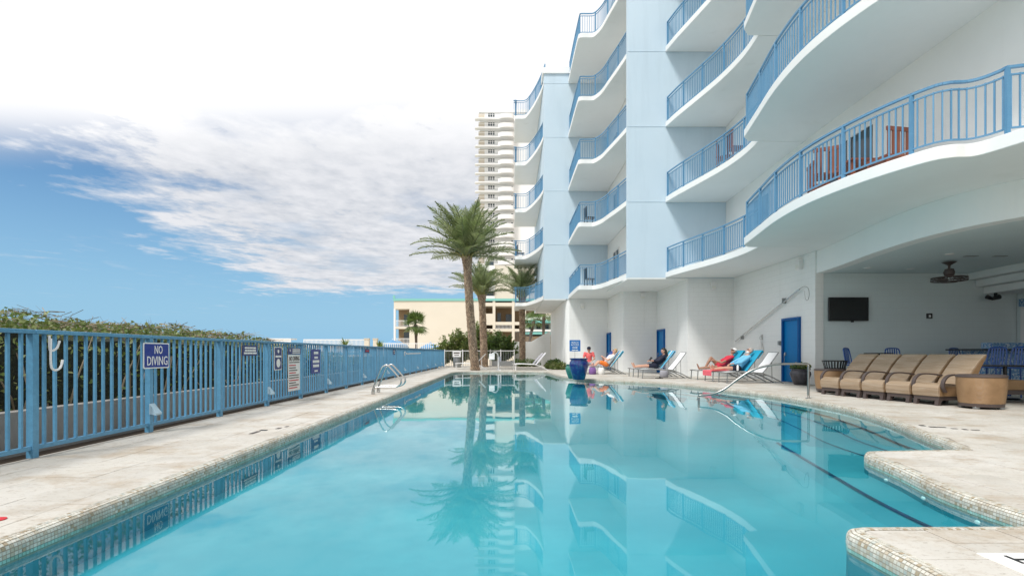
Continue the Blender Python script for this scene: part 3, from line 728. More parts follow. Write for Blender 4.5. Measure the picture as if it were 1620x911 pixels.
# lounge: ceiling, curved beam, stepped soffits, right return wall
beam = smooth_poly([(9.74, 16.9), (9.62, 15.9), (9.45, 14.9), (9.22, 13.7), (9.05, 12.4), (9.03, 11.4), (9.2, 10.5), (9.6, 9.7), (10.3, 8.6), (11.4, 7.2), (13, 5.6)], 4)
inner = offset_open = [(p.x + .35, p.y + .05) for p in beam][::-1]
bp('beam', MB().prism([(p.x, p.y) for p in beam] + inner, 3.5, SL - .002), 'white_stucco')
bp('ceiling', MB().prism([(p.x + .34, p.y + .05) for p in beam] + [(XE, 5.6), (XE, 16.93)], 3.502, 3.56), 'grey_wall')
bp('wall', MB().box(16.06, 16.3, 2.0, 16.92, 0, 3.5), 'grey_wall')
for k, (x0, zt, zb) in enumerate(((14.5, 3.50, 3.29), (14.75, 3.28, 3.07), (15.0, 3.06, 2.85))):
    arc = [(x0 + .0, 16.91), (x0 - .16, 15.6), (x0 - .28, 14.2), (x0 - .32, 12.0)]
    e = smooth_poly(arc, 4); bp('stepped_soffit', MB().prism([(p.x, p.y) for p in e] + [(16.05, 12.0), (16.05, 16.91)], zb, zt - .003), 'white_stucco')
bp('window_frame', MB().box(15.98, 16.06, 14.4, 14.52, 1.1, 2.42).box(15.98, 16.06, 14.52, 16.6, 2.3, 2.42).box(15.98, 16.06, 16.6, 16.72, 1.1, 2.42), 'white_metal')
bp('window', MB().box(16.02, 16.055, 14.52, 16.6, 1.1, 2.3), 'glass'); bp('sign_band', MB().box(16.0, 16.055, 14.3, 16.8, 2.44, 2.68), 'blue_mosaic')
for x, y in ((10.6, 15.8), (11.2, 13.6), (12.4, 12.4), (13.4, 13.5), (12.0, 16.0)):
    bp('ceiling_light', MB().lathe([(.0, 0), (.085, 0), (.10, .012), (.10, .03), (0, .03)], 18, (x, y, 3.482)), 'white_metal')
for x, y in ((12.0, 13.9), (12.75, 13.9)):
    bp('ceiling_vent', MB().box(x - .16, x + .16, y - .06, y + .06, 3.49, 3.503), 'dark_steel')
# low stair wall at the far end
st = thing('stair_wall', 'low white painted wall with a raked top beside the far stair', 'wall', (2.6, 40, 0))
part('wall', MB().add([(x, y, z) for y in (43.2, 43.4) for x, z in ((1.95, -.05), (3.49, -.05), (3.49, 2.75), (2.9, 2.45), (1.95, 1.9))], [(0, 1, 2, 3, 4), (9, 8, 7, 6, 5), (0, 5, 6, 1), (1, 6, 7, 2), (2, 7, 8, 3), (3, 8, 9, 4), (4, 9, 5, 0)]), 'white_block', st, world=True)
part('wall', MB().box(.55, 1.95, 43.2, 43.4, -.05, 1.9), 'white_block', st, world=True)
rl = MB()
for k in range(12): rl.box(.7 + k * .12, .73 + k * .12, 43.28, 43.31, 1.9, 2.7)
rl.bar((.65, 43.3, 2.7), (2.1, 43.3, 2.7), .05, .05); part('railing', rl, 'dark_steel', st, world=True)

# wall lights, hung on the walls
wl = None
for k, (x, y, z, rz, lab) in enumerate(((9.62, 17.7, 3.9, 0, 'small white box light high on the wall above the near blue door'), (8.8, 22.92, 3.86, R(90), 'small white box light on the recess wall above the three loungers'),
                              (6.97, 27.62, 3.9, R(90), 'small white box light on the wall above the reading woman'), (4.48, 31.92, 3.78, R(90), 'small white box light on the rear wall above the blue urn'))):
    w = thing('wall_light', lab, 'wall light', (x, y, z), rz, 'box lights along the ground floor wall')
    part('housing', MB().box(-.07, .08, -.11, .11, -.16, .16), 'white_metal', w, bevel=.012); part('lens', MB().box(-.078, -.069, -.085, .085, -.13, .0), 'fog_lamp', w)
tv = thing('television', 'black flat television hung on the grey lounge wall', 'television', (10.71, 16.93, 2.37))
part('casing', MB().box(-.62, .62, -.11, -.045, -.37, .37), 'black', tv, bevel=.01); part('screen', MB().box(-.60, .60, -.114, -.1105, -.345, .35), 'screen', tv); part('bracket', MB().box(-.2, .2, -.044, .0, -.2, .2).box(.1, .16, -.1, -.05, -.41, -.37), 'black', tv)
sw = thing('wall_plate', 'small black square plate on the lounge wall right of the television', 'wall plate', (13.3, 16.93, 2.16))
part('plate', MB().box(-.09, .09, -.03, 0, -.08, .08), 'black', sw, bevel=.006); part('button', MB().box(-.03, .03, -.04, -.03, -.04, .03), 'white_metal', sw)
fan = thing('ceiling_fan', 'dark bronze ceiling fan with a round cage under the lounge ceiling', 'ceiling fan', (12.1, 14.7, 3.5))
part('canopy', MB().lathe([(0, -.03), (.17, -.03), (.05, -.10), (.03, -.12), (.03, -.2), (.0, -.2)][::-1], 20), 'brown_frame', fan, smooth=True, auto=40)
part('motor', MB().lathe([(.02, -.19), (.10, -.21), (.13, -.3), (.11, -.38), (.05, -.44), (.0, -.44)], 20), 'brown_frame', fan, smooth=True, auto=40)
cage = MB()
for r_, z_ in ((.40, -.45), (.40, -.53), (.2, -.56)): cage.tube([(r_ * math.cos(a * math.pi / 12), r_ * math.sin(a * math.pi / 12), z_) for a in range(25)], .013, 6, False)
for a in range(16): c_, s_ = math.cos(a * math.pi / 8), math.sin(a * math.pi / 8); cage.tube([(.1 * c_, .1 * s_, -.43), (.38 * c_, .38 * s_, -.44), (.41 * c_, .41 * s_, -.49), (.38 * c_, .38 * s_, -.54), (.05 * c_, .05 * s_, -.57)], .007, 5)
part('cage', cage, 'brown_frame', fan)
for a in range(4):
    m = MB().add([(.08, -.05, -.50), (.35, -.08, -.52), (.35, .08, -.48), (.08, .05, -.47), (.08, -.05, -.505), (.35, -.08, -.525), (.35, .08, -.485), (.08, .05, -.475)], [(0, 1, 2, 3), (7, 6, 5, 4), (0, 4, 5, 1), (1, 5, 6, 2), (2, 6, 7, 3), (3, 7, 4, 0)])
    part('blade', m.xf(Matrix.Rotation(a * math.pi / 2, 4, 'Z')), 'brown_frame', fan)
sp = thing('spotlight', 'black spotlight hanging under the lowest stepped soffit', 'spotlight', (15.1, 16.6, 2.85))
part('bracket', MB().box(-.03, .03, -.03, .03, -.1, 0), 'black', sp); part('head', MB().lathe([(0, -.12), (.05, -.12), (.075, .12), (.0, .12)], 14).xf(Matrix.Translation((0, 0, -.15)) @ Matrix.Rotation(R(75), 4, 'Y')), 'black', sp); part('head', MB().lathe([(0, -.1), (.045, -.1), (.065, .1), (.0, .1)], 14).xf(Matrix.Translation((-.22, -.05, -.16)) @ Matrix.Rotation(R(-70), 4, 'Y')), 'black', sp)
pole = thing('pool_pole', 'long aluminium pool brush pole hung slanting on the white wall', 'pool pole', (9.6, 20, 2.3))
part('shaft', MB().tube([P(1163, 540, 22.6), (9.6, 17.62, 3.09)], .022, 8), 'steel', pole, world=True)
part('bracket', MB().box(9.58, 9.7, 22.0, 22.04, 1.56, 1.7), 'dark_steel', pole, world=True); part('bracket', MB().box(9.57, 9.7, 18.67, 18.71, 2.72, 2.9), 'dark_steel', pole, world=True)
part('net_loop', MB().tube(smooth_poly([(9.6, 17.62, 3.09), (9.6, 17.4, 3.14), (9.6, 17.15, 3.08), (9.6, 17.06, 2.85), (9.6, 17.15, 2.68), (9.6, 17.28, 2.74), (9.6, 17.34, 3.0)], 4), .007, 5), 'dark_steel', pole, world=True)
bag = thing('mesh_bag', 'white mesh bag hanging from a wall hook above the empty lounger', 'bag', (9.62, 20.4, 1.5))
part('hook', MB().tube([(.08, 0, .12), (-.02, 0, .12), (-.03, 0, .05), (0, 0, .0)], .012, 6).box(.04, .085, -.05, .05, .0, .2), 'steel', bag)
part('pouch', MB().lathe([(.01, .02), (.05, -.12), (.12, -.3), (.15, -.42), (.12, -.5), (.0, -.52)], 14), 'white_cloth', bag, smooth=True)
# balcony furniture
def patio_chair(x, y, z, rz, label, grp, m='wood'):
    c = thing('balcony_chair', label, 'chair', (x, y, z), rz, grp)
    for sx in (-.22, .22):
        for sy in (-.22, .22): part('leg', MB().box(sx - .02, sx + .02, sy - .02, sy + .02, 0, .42), m, c)
    part('seat', MB().box(-.25, .25, -.25, .25, .42, .46), m, c)
    for k in range(5): part('back_slat', MB().box(-.24 + k * .105, -.18 + k * .105, .22, .245, .46, .92), m, c)
    part('top_rail', MB().box(-.26, .26, .215, .25, .92, 1.0), m, c)
    return c
zz = LV[0] + TH
patio_chair(7.35, 12.55, zz, R(75), 'red-brown wooden slat chair at the far end of the balcony table', 'wooden balcony chairs')
patio_chair(7.0, 11.75, zz, R(150), 'red-brown wooden chair at the rail side of the balcony table', 'wooden balcony chairs')
patio_chair(7.62, 10.75, zz, R(-170), 'red-brown wooden slat chair standing alone at the near end of the balcony table', 'wooden balcony chairs')
t = thing('balcony_table', 'low red-brown wooden table between the chairs on the big balcony', 'table', (7.62, 11.75, zz)); part('tabletop', MB().box(-.4, .4, -.5, .5, .62, .66), 'wood', t)
for sx in (-.34, .34):
    for sy in (-.44, .44): part('leg', MB().box(sx - .03, sx + .03, sy - .03, sy + .03, 0, .62), 'wood', t)
patio_chair(7.95, 18.6, LV[1] + TH, R(90), 'red-brown chair on the second balcony up beside the blue wall', 'wooden balcony chairs'); patio_chair(7.9, 19.5, LV[1] + TH, R(60), 'red-brown chair farthest along the second balcony beside the blue wall', 'wooden balcony chairs')
patio_chair(4.35, 28.2, LV[0] + TH, R(100), 'dark chair on the lowest middle balcony', 'dark balcony chairs', 'black'); patio_chair(4.35, 28.2, LV[1] + TH, R(100), 'dark chair on the middle balcony one floor up', 'dark balcony chairs', 'black')
patio_chair(.95, 38.2, LV[1] + TH, R(100), 'dark chair on the far left corner balcony', 'dark balcony chairs', 'black')
# ------------------------------------------------------------------ blue fence along the left deck
FX = -4.53; Y0, DYP = 1.79, 1.67
fence = thing('picket_fence', 'light blue metal picket fence along the left edge of the pool deck', 'fence', (FX, 0, 0))
ny = 23; yend = Y0 + DYP * (ny - 1)
post_me = MB().box(-.033, .033, -.033, .033, 0, 1.18).mesh('post', 'fence_blue')
for k in range(ny): link('post', post_me, fence, (0, Y0 + k * DYP, 0))
for k in range(ny - 1):
    a, b = Y0 + k * DYP + .034, Y0 + (k + 1) * DYP - .034
    part('rail', MB().box(-.016, .02, a, b, .075, .115), 'fence_blue', fence); part('rail', MB().box(-.035, .038, a - .03, b + .03, 1.182, 1.222), 'fence_blue', fence, bevel=.006)
pk_me = MB().box(-.0125, .0125, -.0125, .0125, .1155, 1.1815).mesh('picket', 'fence_blue')
pks = [Y0 + k * DYP + DYP * (j + 1) / 13 for k in range(ny - 1) for j in range(12)]
for y in pks: link('picket', pk_me, fence, (rng.gauss(0, .0012), y + rng.gauss(0, .002), 0), (R(rng.gauss(0, .12)), R(rng.gauss(0, .1)), R(rng.gauss(0, 1.5))))
hood = MB().add([(.036, -.05, .36), (.036, .05, .36), (.036, -.05, .23), (.036, .05, .23), (.13, -.055, .24), (.13, .055, .24), (.12, -.055, .215), (.12, .055, .215)],
                [(0, 4, 5, 1), (2, 3, 7, 6), (4, 6, 7, 5), (0, 2, 6, 4), (1, 5, 7, 3), (0, 1, 3, 2)]).mesh('post_light', 'hood'); fixn(hood)
for k in range(1, ny, 2): link('post_light', hood, fence, (0, Y0 + k * DYP, 0))
def sign(name, label, y, z, w, h, plate, border=None, group=None, x=FX + .055, radius=.02, rz=R(90)):
    s = thing(name, label, 'sign', (x, y, z), rz, group)
    def rr(w_, h_, r):
        out = []
        for cx, cz, a0 in ((w_ / 2 - r, h_ / 2 - r, 0), (-w_ / 2 + r, h_ / 2 - r, 90), (-w_ / 2 + r, -h_ / 2 + r, 180), (w_ / 2 - r, -h_ / 2 + r, 270)):
            out += [(cx + r * math.cos(R(a0 + t)), cz + r * math.sin(R(a0 + t))) for t in (0, 30, 60, 90)]
        return out
    part('plate', MB().prof_y(rr(w, h, radius), -.004, .004), plate if not border else border, s)
    if border: part('panel', MB().prof_y(rr(w - .03, h - .03, radius * .7), -.0065, -.0035), plate, s)
    def put(text, u, v, w_, h_, m='sign_white'): part('lettering', text_mb(text, w_, h_, .004).xf(Matrix.Translation((u, -.008, v))), m, s)
    def words(u, v, total, h_, n_, m='sign_white', y_=-.009):
        mb = MB(); x_ = u - total / 2; ws = [rng.uniform(.6, 1.4) for _ in range(n_)]; sc = (total - .25 * h_ * (n_ - 1) * 1.6) / sum(ws)
        for q in ws: mb.box(x_, x_ + q * sc, y_, y_ + .004, v - h_ / 2, v + h_ / 2); x_ += q * sc + .4 * h_
        part('lettering', mb, m, s)
    s_ = (s, put, words); return s_
s, put, wd = sign('sign', 'dark blue NO DIVING sign with a white rim on a fence post', 6.86, .965, .50, .325, 'sign_blue', 'sign_white')
put('NO', 0.03, .075, .155, .105); put('DIVING', .01, -.065, .395, .115)
s, put, wd = sign('sign', 'wide navy sign with three lines of white lettering on the fence', 9.36, 1.04, .54, .175, 'sign_navy', radius=.008)
wd(0, .045, .40, .028, 4); wd(0, 0, .40, .028, 4); wd(0, -.045, .46, .03, 3)
s, put, wd = sign('sign', 'tall narrow navy sign with a white ring symbol on the fence', 10.5, .89, .34, .45, 'sign_navy', 'sign_white')
part('emblem', MB().lathe([(.001, 0), (.035, 0), (.035, .004), (.001, .004)], 16).xf(Matrix.Translation((.0, -.007, .14)) @ Matrix.Rotation(R(90), 4, 'X')), 'sign_white', s)
wd(0, .04, .26, .035, 1)
part('emblem', MB().lathe([(.062, 0), (.085, 0), (.085, .004), (.062, .004)], 24).xf(Matrix.Scale(1, 4) @ Matrix.Translation((.0, -.007, -.09)) @ Matrix.Rotation(R(90), 4, 'X')), 'sign_white', s)
em = MB(); em.box(-.05, -.02, -.0105, -.0065, -.13, -.06); em.box(.0, .035, -.0105, -.0065, -.115, -.05); em.bar((-.06, -.011, -.14), (.06, -.011, -.04), .018, .003, (0, 1, 0)); part('emblem', em, 'sign_white', s)
s, put, wd = sign('sign', 'small navy sign with three short white lines above the white rules board', 11.31, 1.035, .68, .13, 'sign_navy', radius=.008)
wd(.09, .035, .40, .02, 3); wd(.09, 0, .40, .02, 3); wd(.09, -.035, .40, .02, 3); part('emblem', MB().box(-.25, -.22, -.009, -.004, -.01, .04), 'sign_white', s)
s, put, wd = sign('sign', 'tall white rules board headed NO DIVING on the fence', 11.3, .585, .62, .75, 'sign_white', radius=.01)
put('NO DIVING', 0, .295, .54, .10, 'print'); wd(0, .215, .54, .018, 8, 'print')
for k in range(10):
    wl_ = rng.choice((.5, .42, .34, .54)); wd(-.27 + wl_ / 2, .155 - k * .052, wl_, .02, rng.randint(3, 6), 'print' if k % 3 else 'red_paint')
s, put, wd = sign('sign', 'blue sign with four short white lines of lettering beyond the white board', 12.58, .80, .60, .56, 'sign_blue', radius=.012)
wd(0, .20, .28, .06, 1); wd(0, .09, .22, .05, 1); wd(0, 0, .42, .06, 1); wd(0, -.10, .38, .06, 1); wd(0, -.22, .2, .035, 2)
s, put, wd = sign('sign', 'small dark sign with faint red lettering far along the fence', 17.2, 1.06, .55, .13, 'sign_navy', radius=.008)
wd(0, 0, .4, .04, 2, 'red_paint')
s, put, wd = sign('sign', 'small square dark sign farthest along the fence', 21.3, 1.03, .4, .2, 'sign_navy', radius=.008); wd(0, .03, .2, .04, 1); wd(0, -.04, .2, .03, 1)
hk = thing('pole_hook', 'white bent hooks hung on the near fence post', 'hook', (FX + .05, 5.32, 1.02))
part('hook', MB().tube(smooth_poly([(0, -.06, .15), (0, -.055, .02), (0, -.03, -.0), (0, .03, .03), (.0, .06, .10)], 4), .011, 6), 'white_metal', hk)
part('hook', MB().tube(smooth_poly([(.015, -.06, .12), (.015, -.06, -.13), (.015, -.02, -.19), (.015, .05, -.17), (.015, .08, -.09)], 4), .011, 6), 'white_metal', hk)
lp = thing('rescue_pole', 'long white rescue pole lying along the far part of the fence', 'pole', (FX + .08, 22.5, .98))
part('shaft', MB().tube([(0, -.9 + 2.2, -.02), (0, 2.9 + 2.2, -.0)], .028, 7), 'white_metal', lp); part('hook', MB().tube(smooth_poly([(0, 1.3, -.02), (0, 1.0, .06), (0, .8, .02), (0, .9, -.1)], 3), .02, 6), 'white_metal', lp)
# low concrete wall behind the fence
low = thing('low_wall', 'low weathered concrete wall behind the blue fence', 'wall', (-5.0, 20, 0)); part('wall', MB().box(-5.15, -4.98, -1, 38.5, -.3, .40), 'concrete', low, world=True)

# ------------------------------------------------------------------ planting
def leaves(mb, c, r, n, s, up=.35, flat=1.0):
    """leaf quads spread through an ellipsoid"""
    for _ in range(n):
        while True:
            p = Vector((rng.uniform(-1, 1), rng.uniform(-1, 1), rng.uniform(-1, 1)))
            if p.length < 1: break
        q = Vector((c[0] + p.x * r[0], c[1] + p.y * r[1], c[2] + p.z * r[2])); leaf(mb, q, s * rng.uniform(.6, 1.3), up)
def leaf(mb, q, s, up=.35):
    d = Vector((rng.gauss(0, 1), rng.gauss(0, 1), rng.gauss(0, .7) + up)).normalized(); e = d.cross(Vector((rng.gauss(0, 1), rng.gauss(0, 1), rng.gauss(0, 1)))).normalized()
    mb.add([q - d * s * .5, q + e * s * .32, q + d * s * .5, q - e * s * .32], [(0, 1, 2, 3)])
hedge = thing('hedge', 'dense wind-clipped green hedge behind the blue fence', 'hedge', (-6.4, 8, -.05))
mb = MB(); tw = MB(); dk = MB()
def hz(y): return 1.44 - .012 * (y - 5) - max(0, y - 11.0) * .055 + .035 * math.sin(y * 2.3) + .03 * math.sin(y * 5.1 + 1)
for k in range(42000):
    y = -1 + (rng.random() ** 1.35) * 30; dep = rng.random(); x = -5.25 - dep * 2.6 - .12 * abs(math.sin(y * 1.7))
    top = max(.75, hz(y)) + .06 * dep - .05 * (abs(x + 6.4) / 1.3) ** 3
    z = top * (1 - (rng.random() ** 2.6) * 1.02) + rng.gauss(0, .025)
    if dep > .35 and z < top - .45: z = top - rng.random() * .4
    leaf(mb, Vector((x, y, max(z, .02))), rng.uniform(.04, .085), .3)
for k in range(2600):
    y = -.5 + rng.random() * 16; x = -5.25 - rng.random() * 2.4; z = max(.75, hz(y)) + abs(rng.gauss(0, .025)) - .03
    a = Vector((x, y, z)); d = Vector((rng.gauss(0, 1), rng.gauss(0, 1), rng.gauss(.0, .35))).normalized() * rng.uniform(.06, .2)
    e = Vector((-d.y, d.x, .3)).normalized() * .005; tw.add([a - d - e, a - d + e, a + d + e * .4, a + d - e * .4], [(0, 1, 2, 3)])
for k in range(260):
    y = -.5 + rng.random() * 18; x = -5.3 - rng.random() * 1.2; a = Vector((x, y, 0)); b = a + Vector((rng.gauss(0, .25), rng.gauss(0, .3), hz(y) * rng.uniform(.6, 1.0)))
    tw.tube([a, a.lerp(b, .5) + Vector((rng.gauss(0, .06), rng.gauss(0, .06), 0)), b], [.016, .011, .006], 4, False)
part('foliage', mb, 'leaf', hedge, world=True, kind='stuff'); part('twigs', tw, 'leaf_dry', hedge, world=True, kind='stuff')
# a dense dark heart coloured for the shade inside the hedge, and it keeps daylight out
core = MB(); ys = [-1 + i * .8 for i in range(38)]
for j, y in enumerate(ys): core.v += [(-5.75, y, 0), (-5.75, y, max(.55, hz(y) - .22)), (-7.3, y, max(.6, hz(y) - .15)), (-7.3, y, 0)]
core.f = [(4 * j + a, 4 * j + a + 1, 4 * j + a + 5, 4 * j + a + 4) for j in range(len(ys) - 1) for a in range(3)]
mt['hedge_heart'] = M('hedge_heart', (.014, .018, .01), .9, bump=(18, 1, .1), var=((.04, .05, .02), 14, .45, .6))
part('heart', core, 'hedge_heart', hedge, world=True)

def frond_mesh(L_, droop, lift, npair=46, wid=.42):
    mb = MB(); pts = []
    for i in range(13):
        t = i / 12; a = lift - droop * t ** 1.5
        pts.append(Vector((0, 0, 0)) if i == 0 else pts[-1] + Vector((math.cos(a), 0, math.sin(a))) * (L_ / 12))
    mb.tube(pts, [.012 * (1 - .85 * i / 12) + .004 for i in range(13)], 4, False)
    ncore = len(mb.f)
    for k in range(npair):
        t = .13 + .87 * (k + .5) / npair; i = min(11, int(t * 12)); p = pts[i].lerp(pts[i + 1], t * 12 - i); d = (pts[i + 1] - pts[i]).normalized()
        ll = wid * (math.sin(math.pi * min(1, .18 + t * .86)) ** .6) * rng.uniform(.85, 1.12) * (.55 if t < .2 else 1)
        nrm = Vector((-d.z, 0, d.x))
        for s in (-1, 1):
            fw = .35 + .75 * t; v = (d * fw + Vector((0, s, 0)) * 1.0 + nrm * rng.uniform(.15, .75)).normalized()
            w = d * .0068; q = p + v * ll * .55 - Vector((0, 0, .02)); e = p + v * ll - Vector((0, 0, ll * rng.uniform(.10, .38)))
            mb.add([p - w, p + w, q + w * 1.1, q - w * 1.1, e], [(0, 1, 2, 3), (3, 2, 4)])
    return mb.mesh('frond', 'frond')
FR = [frond_mesh(1, dr * .01, R(0), 48, .19) for dr in (45, 70, 95)]
def date_palm(label, base, top, r0, r1, flen, nf, grp, seed, boots=True, lo=-22, bias=None):
    """trunk clad in the cut bases of old fronds, with a crown of feather fronds"""
    rg = random.Random(seed); base = Vector(base); top = Vector(top)
    t = thing('date_palm', label, 'palm tree', base, 0, grp)
    H = (top - base).length; pts = []; bend = Vector((rg.uniform(-.1, .1), 0, 0))
    axis = lambda u: (top - base) * u + bend * math.sin(math.pi * u)
    rad = lambda u: r0 * (1.16 - .45 * min(1, u * 9)) if u < .05 else (r0 + (r1 - r0) * u) * (1 if u < .9 else 1 + (u - .9) * 2.2)
    mb = MB(); mb.tube([axis(i / 16) for i in range(17)], [rad(i / 16) * .90 for i in range(17)], 14)
    part('trunk', mb, 'bark', t, smooth=True)
    bt = MB(); nr = int(H / .085)
    for j in range(nr):
        u = (j + .5) / nr; c = axis(u); r = rad(u); m = 13
        for k in range(m):
            a = 2 * math.pi * (k + .5 * (j % 2)) / m + rg.uniform(-.05, .05); o = Vector((math.cos(a), math.sin(a), 0)); s = Vector((-math.sin(a), math.cos(a), 0))
            w = math.pi * r / m * .74; pr = rg.uniform(.012, .042) + (.07 * max(0, u - .86) / .14); hh = .06
            p = c + o * r * .90
            bt.add([p - s * w - Vector((0, 0, hh)), p + s * w - Vector((0, 0, hh)), p + s * w * .9 + Vector((0, 0, hh * .35)), p - s * w * .9 + Vector((0, 0, hh * .35)),
                    p + o * (pr + r * .06) - s * w * .75 + Vector((0, 0, hh * .75)), p + o * (pr + r * .06) + s * w * .75 + Vector((0, 0, hh * .75)), p + Vector((0, 0, hh * .8)) + s * w * .6, p + Vector((0, 0, hh * .8)) - s * w * .6],
                   [(0, 1, 5, 4), (4, 5, 6, 7), (0, 4, 3), (1, 2, 5), (3, 4, 7), (2, 6, 5)])
    part('boots', bt, 'boot', t, kind='stuff')
    c = axis(1.0)
    for k in range(nf):
        u = (k + .5) / nf; el = lo + (86 - lo) * u ** .85 + rg.uniform(-6, 6); az = k * 137.5 + rg.uniform(-14, 14)
        f = link('frond', FR[rg.choice((0, 1, 1, 2) if el > 25 else (0, 0, 1))], t, c + Vector((0, 0, .12 * u)), (0, -R(el), R(az)))
        s = flen * rg.uniform(.85, 1.08) * (1.0 if el > 0 else .9); f.scale = (s, s * rg.uniform(.9, 1.1), s)
        f.rotation_euler = (Matrix.Rotation(R(az), 4, 'Z') @ Matrix.Rotation(-R(el), 4, 'Y') @ Matrix.Rotation(R(rg.uniform(-35, 35)), 4, 'X')).to_euler()
    pt = MB()
    for k in range(34):
        a = k * 2.39996; o = Vector((math.cos(a), math.sin(a), 0)); e = R(rg.uniform(5, 75)); d = o * math.cos(e) + Vector((0, 0, math.sin(e)))
        pt.tube([c - Vector((0, 0, .25)) + o * r1 * .6, c + d * .55 + Vector((0, 0, .08)), c + d * 1.05 + Vector((0, 0, .06))], [.03, .022, .012], 4, False)
    part('petioles', pt, 'frond_yellow', t, kind='stuff')
    return t
date_palm('tallest date palm with the thickest patterned trunk at the far end of the pool', (-1.80, 30.6, 0), (-2.28, 30.6, 6.45), .25, .215, 3.35, 60, 'date palms at the far end of the pool', 3, lo=8)
date_palm('shorter date palm standing just behind the tallest palm', (-1.62, 38.2, 0), (-1.80, 38.2, 5.1), .27, .23, 2.7, 34, 'date palms at the far end of the pool', 5, lo=22)
date_palm('date palm with a dark trunk beside the white stair wall under the corner balconies', (1.16, 39.8, -.05), (1.13, 39.8, 5.1), .235, .21, 2.7, 34, 'date palms at the far end of the pool', 9, lo=28)
def fan_palm(label, base, H, r, n, grp, seed, lean=0):
    rg = random.Random(seed); t = thing('fan_palm', label, 'palm tree', base, 0, grp)
    part('trunk', MB().tube([(0, 0, 0), (lean * .3, 0, H * .5), (lean, 0, H)], [.17, .14, .20], 9), 'bark', t, smooth=True)
    for k in range(n):
        mb = MB(); el = R(rg.uniform(-45, 80)); az = rg.uniform(0, 6.28); o = Vector((math.cos(az) * math.cos(el), math.sin(az) * math.cos(el), math.sin(el)))
        c = Vector((lean, 0, H)); q = c + o * r * .45; mb.tube([c, q], .02, 4, False); s = o.cross(Vector((0, 0, 1))).normalized(); up = s.cross(o)
        for j in range(15):
            a = (j - 7) / 7 * 1.9; v = (o * math.cos(a) + s * math.sin(a)).normalized(); e = q + v * r * .6 * rg.uniform(.85, 1.1) - Vector((0, 0, .18 * r * abs(math.sin(a)))); w = v.cross(up).normalized() * .035 * r
            mb.add([q, q + v * r * .3 + w, e, q + v * r * .3 - w], [(0, 1, 2, 3)])
        part('frond', mb, 'leaf_dark', t)
    return t
fan_palm('small fan palm in front of the tan hotel wall', (-10.1, 60, -.05), 4.2, 1.75, 26, 'fan palms', 4, -.1)
fan_palm('fan palm with a straight trunk under the corner balcony', (3.9, 58, -.05), 5.4, 1.7, 20, 'fan palms', 6, .1); fan_palm('leaning fan palm in the gap left of the white building', (2.3, 60, -.05), 4.6, 1.6, 16, 'fan palms', 8, .7)
def shrub(name, label, cx, cy, lobes, s, n, m='leaf_dark', grp=None, cat='shrub', up=.5):
    t = thing(name, label, cat, (cx, cy, -.04), 0, grp); mb = MB(); st = MB()
    for (dx, dy, z, rx, ry, rz_) in lobes:
        leaves(mb, (dx, dy, z), (rx, ry, rz_), n, s, up)
        for q in range(3): st.tube([(dx * .3, dy * .3, 0), (dx * .7 + rng.gauss(0, .05), dy * .7, z * .6), (dx + rng.gauss(0, rx * .4), dy, z + rz_ * .5)], [.03, .02, .008], 4, False)
    part('foliage', mb, m, t, kind='stuff'); part('stem', st, 'bark', t); return t
def lobes(n, w, h, d=.7):
    out = []
    for k in range(n): 
        z = h * rng.uniform(.3, .82); out.append((rng.uniform(-w, w) * (1.05 - z / h * .45), rng.uniform(-d, d), z, rng.uniform(.35, .6), .5, rng.uniform(.3, .5)))
    return out
def oleander(label, cx, cy, w, h, n, m):
    t = thing('oleander', label, 'shrub', (cx, cy, -.04), 0, 'oleanders behind the far fence'); mb = MB(); st = MB()
    for k in range(n):
        a = rng.uniform(0, 6.28); lean = rng.random() ** .6; hh = h * rng.uniform(.45, 1.05) * (1 - .35 * lean)
        e = Vector((math.cos(a) * w * lean, math.sin(a) * .8 * lean, hh)); c = Vector((math.cos(a) * w * .25 * lean, math.sin(a) * .2, hh * .5))
        pts = [Vector((math.cos(a) * .1, math.sin(a) * .1, 0)).lerp(c, q / 4).lerp(c.lerp(e, q / 4), q / 4) for q in range(5)]; st.tube(pts, [.022, .018, .014, .010, .005], 4, False)
        for j in range(44):
            u = .28 + .72 * rng.random() ** .8; i = min(3, int(u * 4)); p = pts[i].lerp(pts[i + 1], u * 4 - i); d0 = (pts[i + 1] - pts[i]).normalized()
            d = (d0 * .8 + Vector((rng.gauss(0, 1), rng.gauss(0, 1), rng.gauss(.1, .5)))).normalized(); l = rng.uniform(.20, .36); x_ = d.cross(Vector((rng.gauss(0, 1), rng.gauss(0, 1), rng.gauss(0, 1)))).normalized() * l * .17
            mb.add([p, p + d * l * .5 + x_, p + d * l - Vector((0, 0, .03)), p + d * l * .5 - x_], [(0, 1, 2, 3)])
    part('foliage', mb, m, t, kind='stuff'); part('stem', st, 'bark', t, kind='stuff')
oleander('bushy oleander left of the tallest palm trunk behind the grey fence', -3.8, 42.3, 1.7, 3.0, 150, 'leaf')
oleander('bushy oleander between the palm trunk and the white wall behind the grey fence', -.6, 42.3, 1.5, 2.9, 130, 'leaf_dark')
oleander('pale leaved oleander right behind the tallest palm trunk', -2.3, 43.4, 1.6, 3.5, 130, 'leaf')
oleander('low oleander at the left end of the grey fence', -5.0, 42.2, 1.0, 2.1, 70, 'leaf')
shrub('ground_shrub', 'low clipped green bush round the foot of the dark palm trunk', 1.25, 39.2, [(-.5, 0, .3, .55, .5, .32), (.3, 0, .32, .65, .5, .33), (.85, 0, .25, .4, .45, .25)], .09, 700, 'leaf_dark', None, 'bush')
shrub('ground_shrub', 'dark green bush behind the striped lounger backs', 3.0, 34.8, [(-.15, 0, .3, .35, .4, .32), (.2, .1, .35, .35, .4, .34)], .13, 420, 'leaf_dark', 'bushes by the rear wall', 'bush')
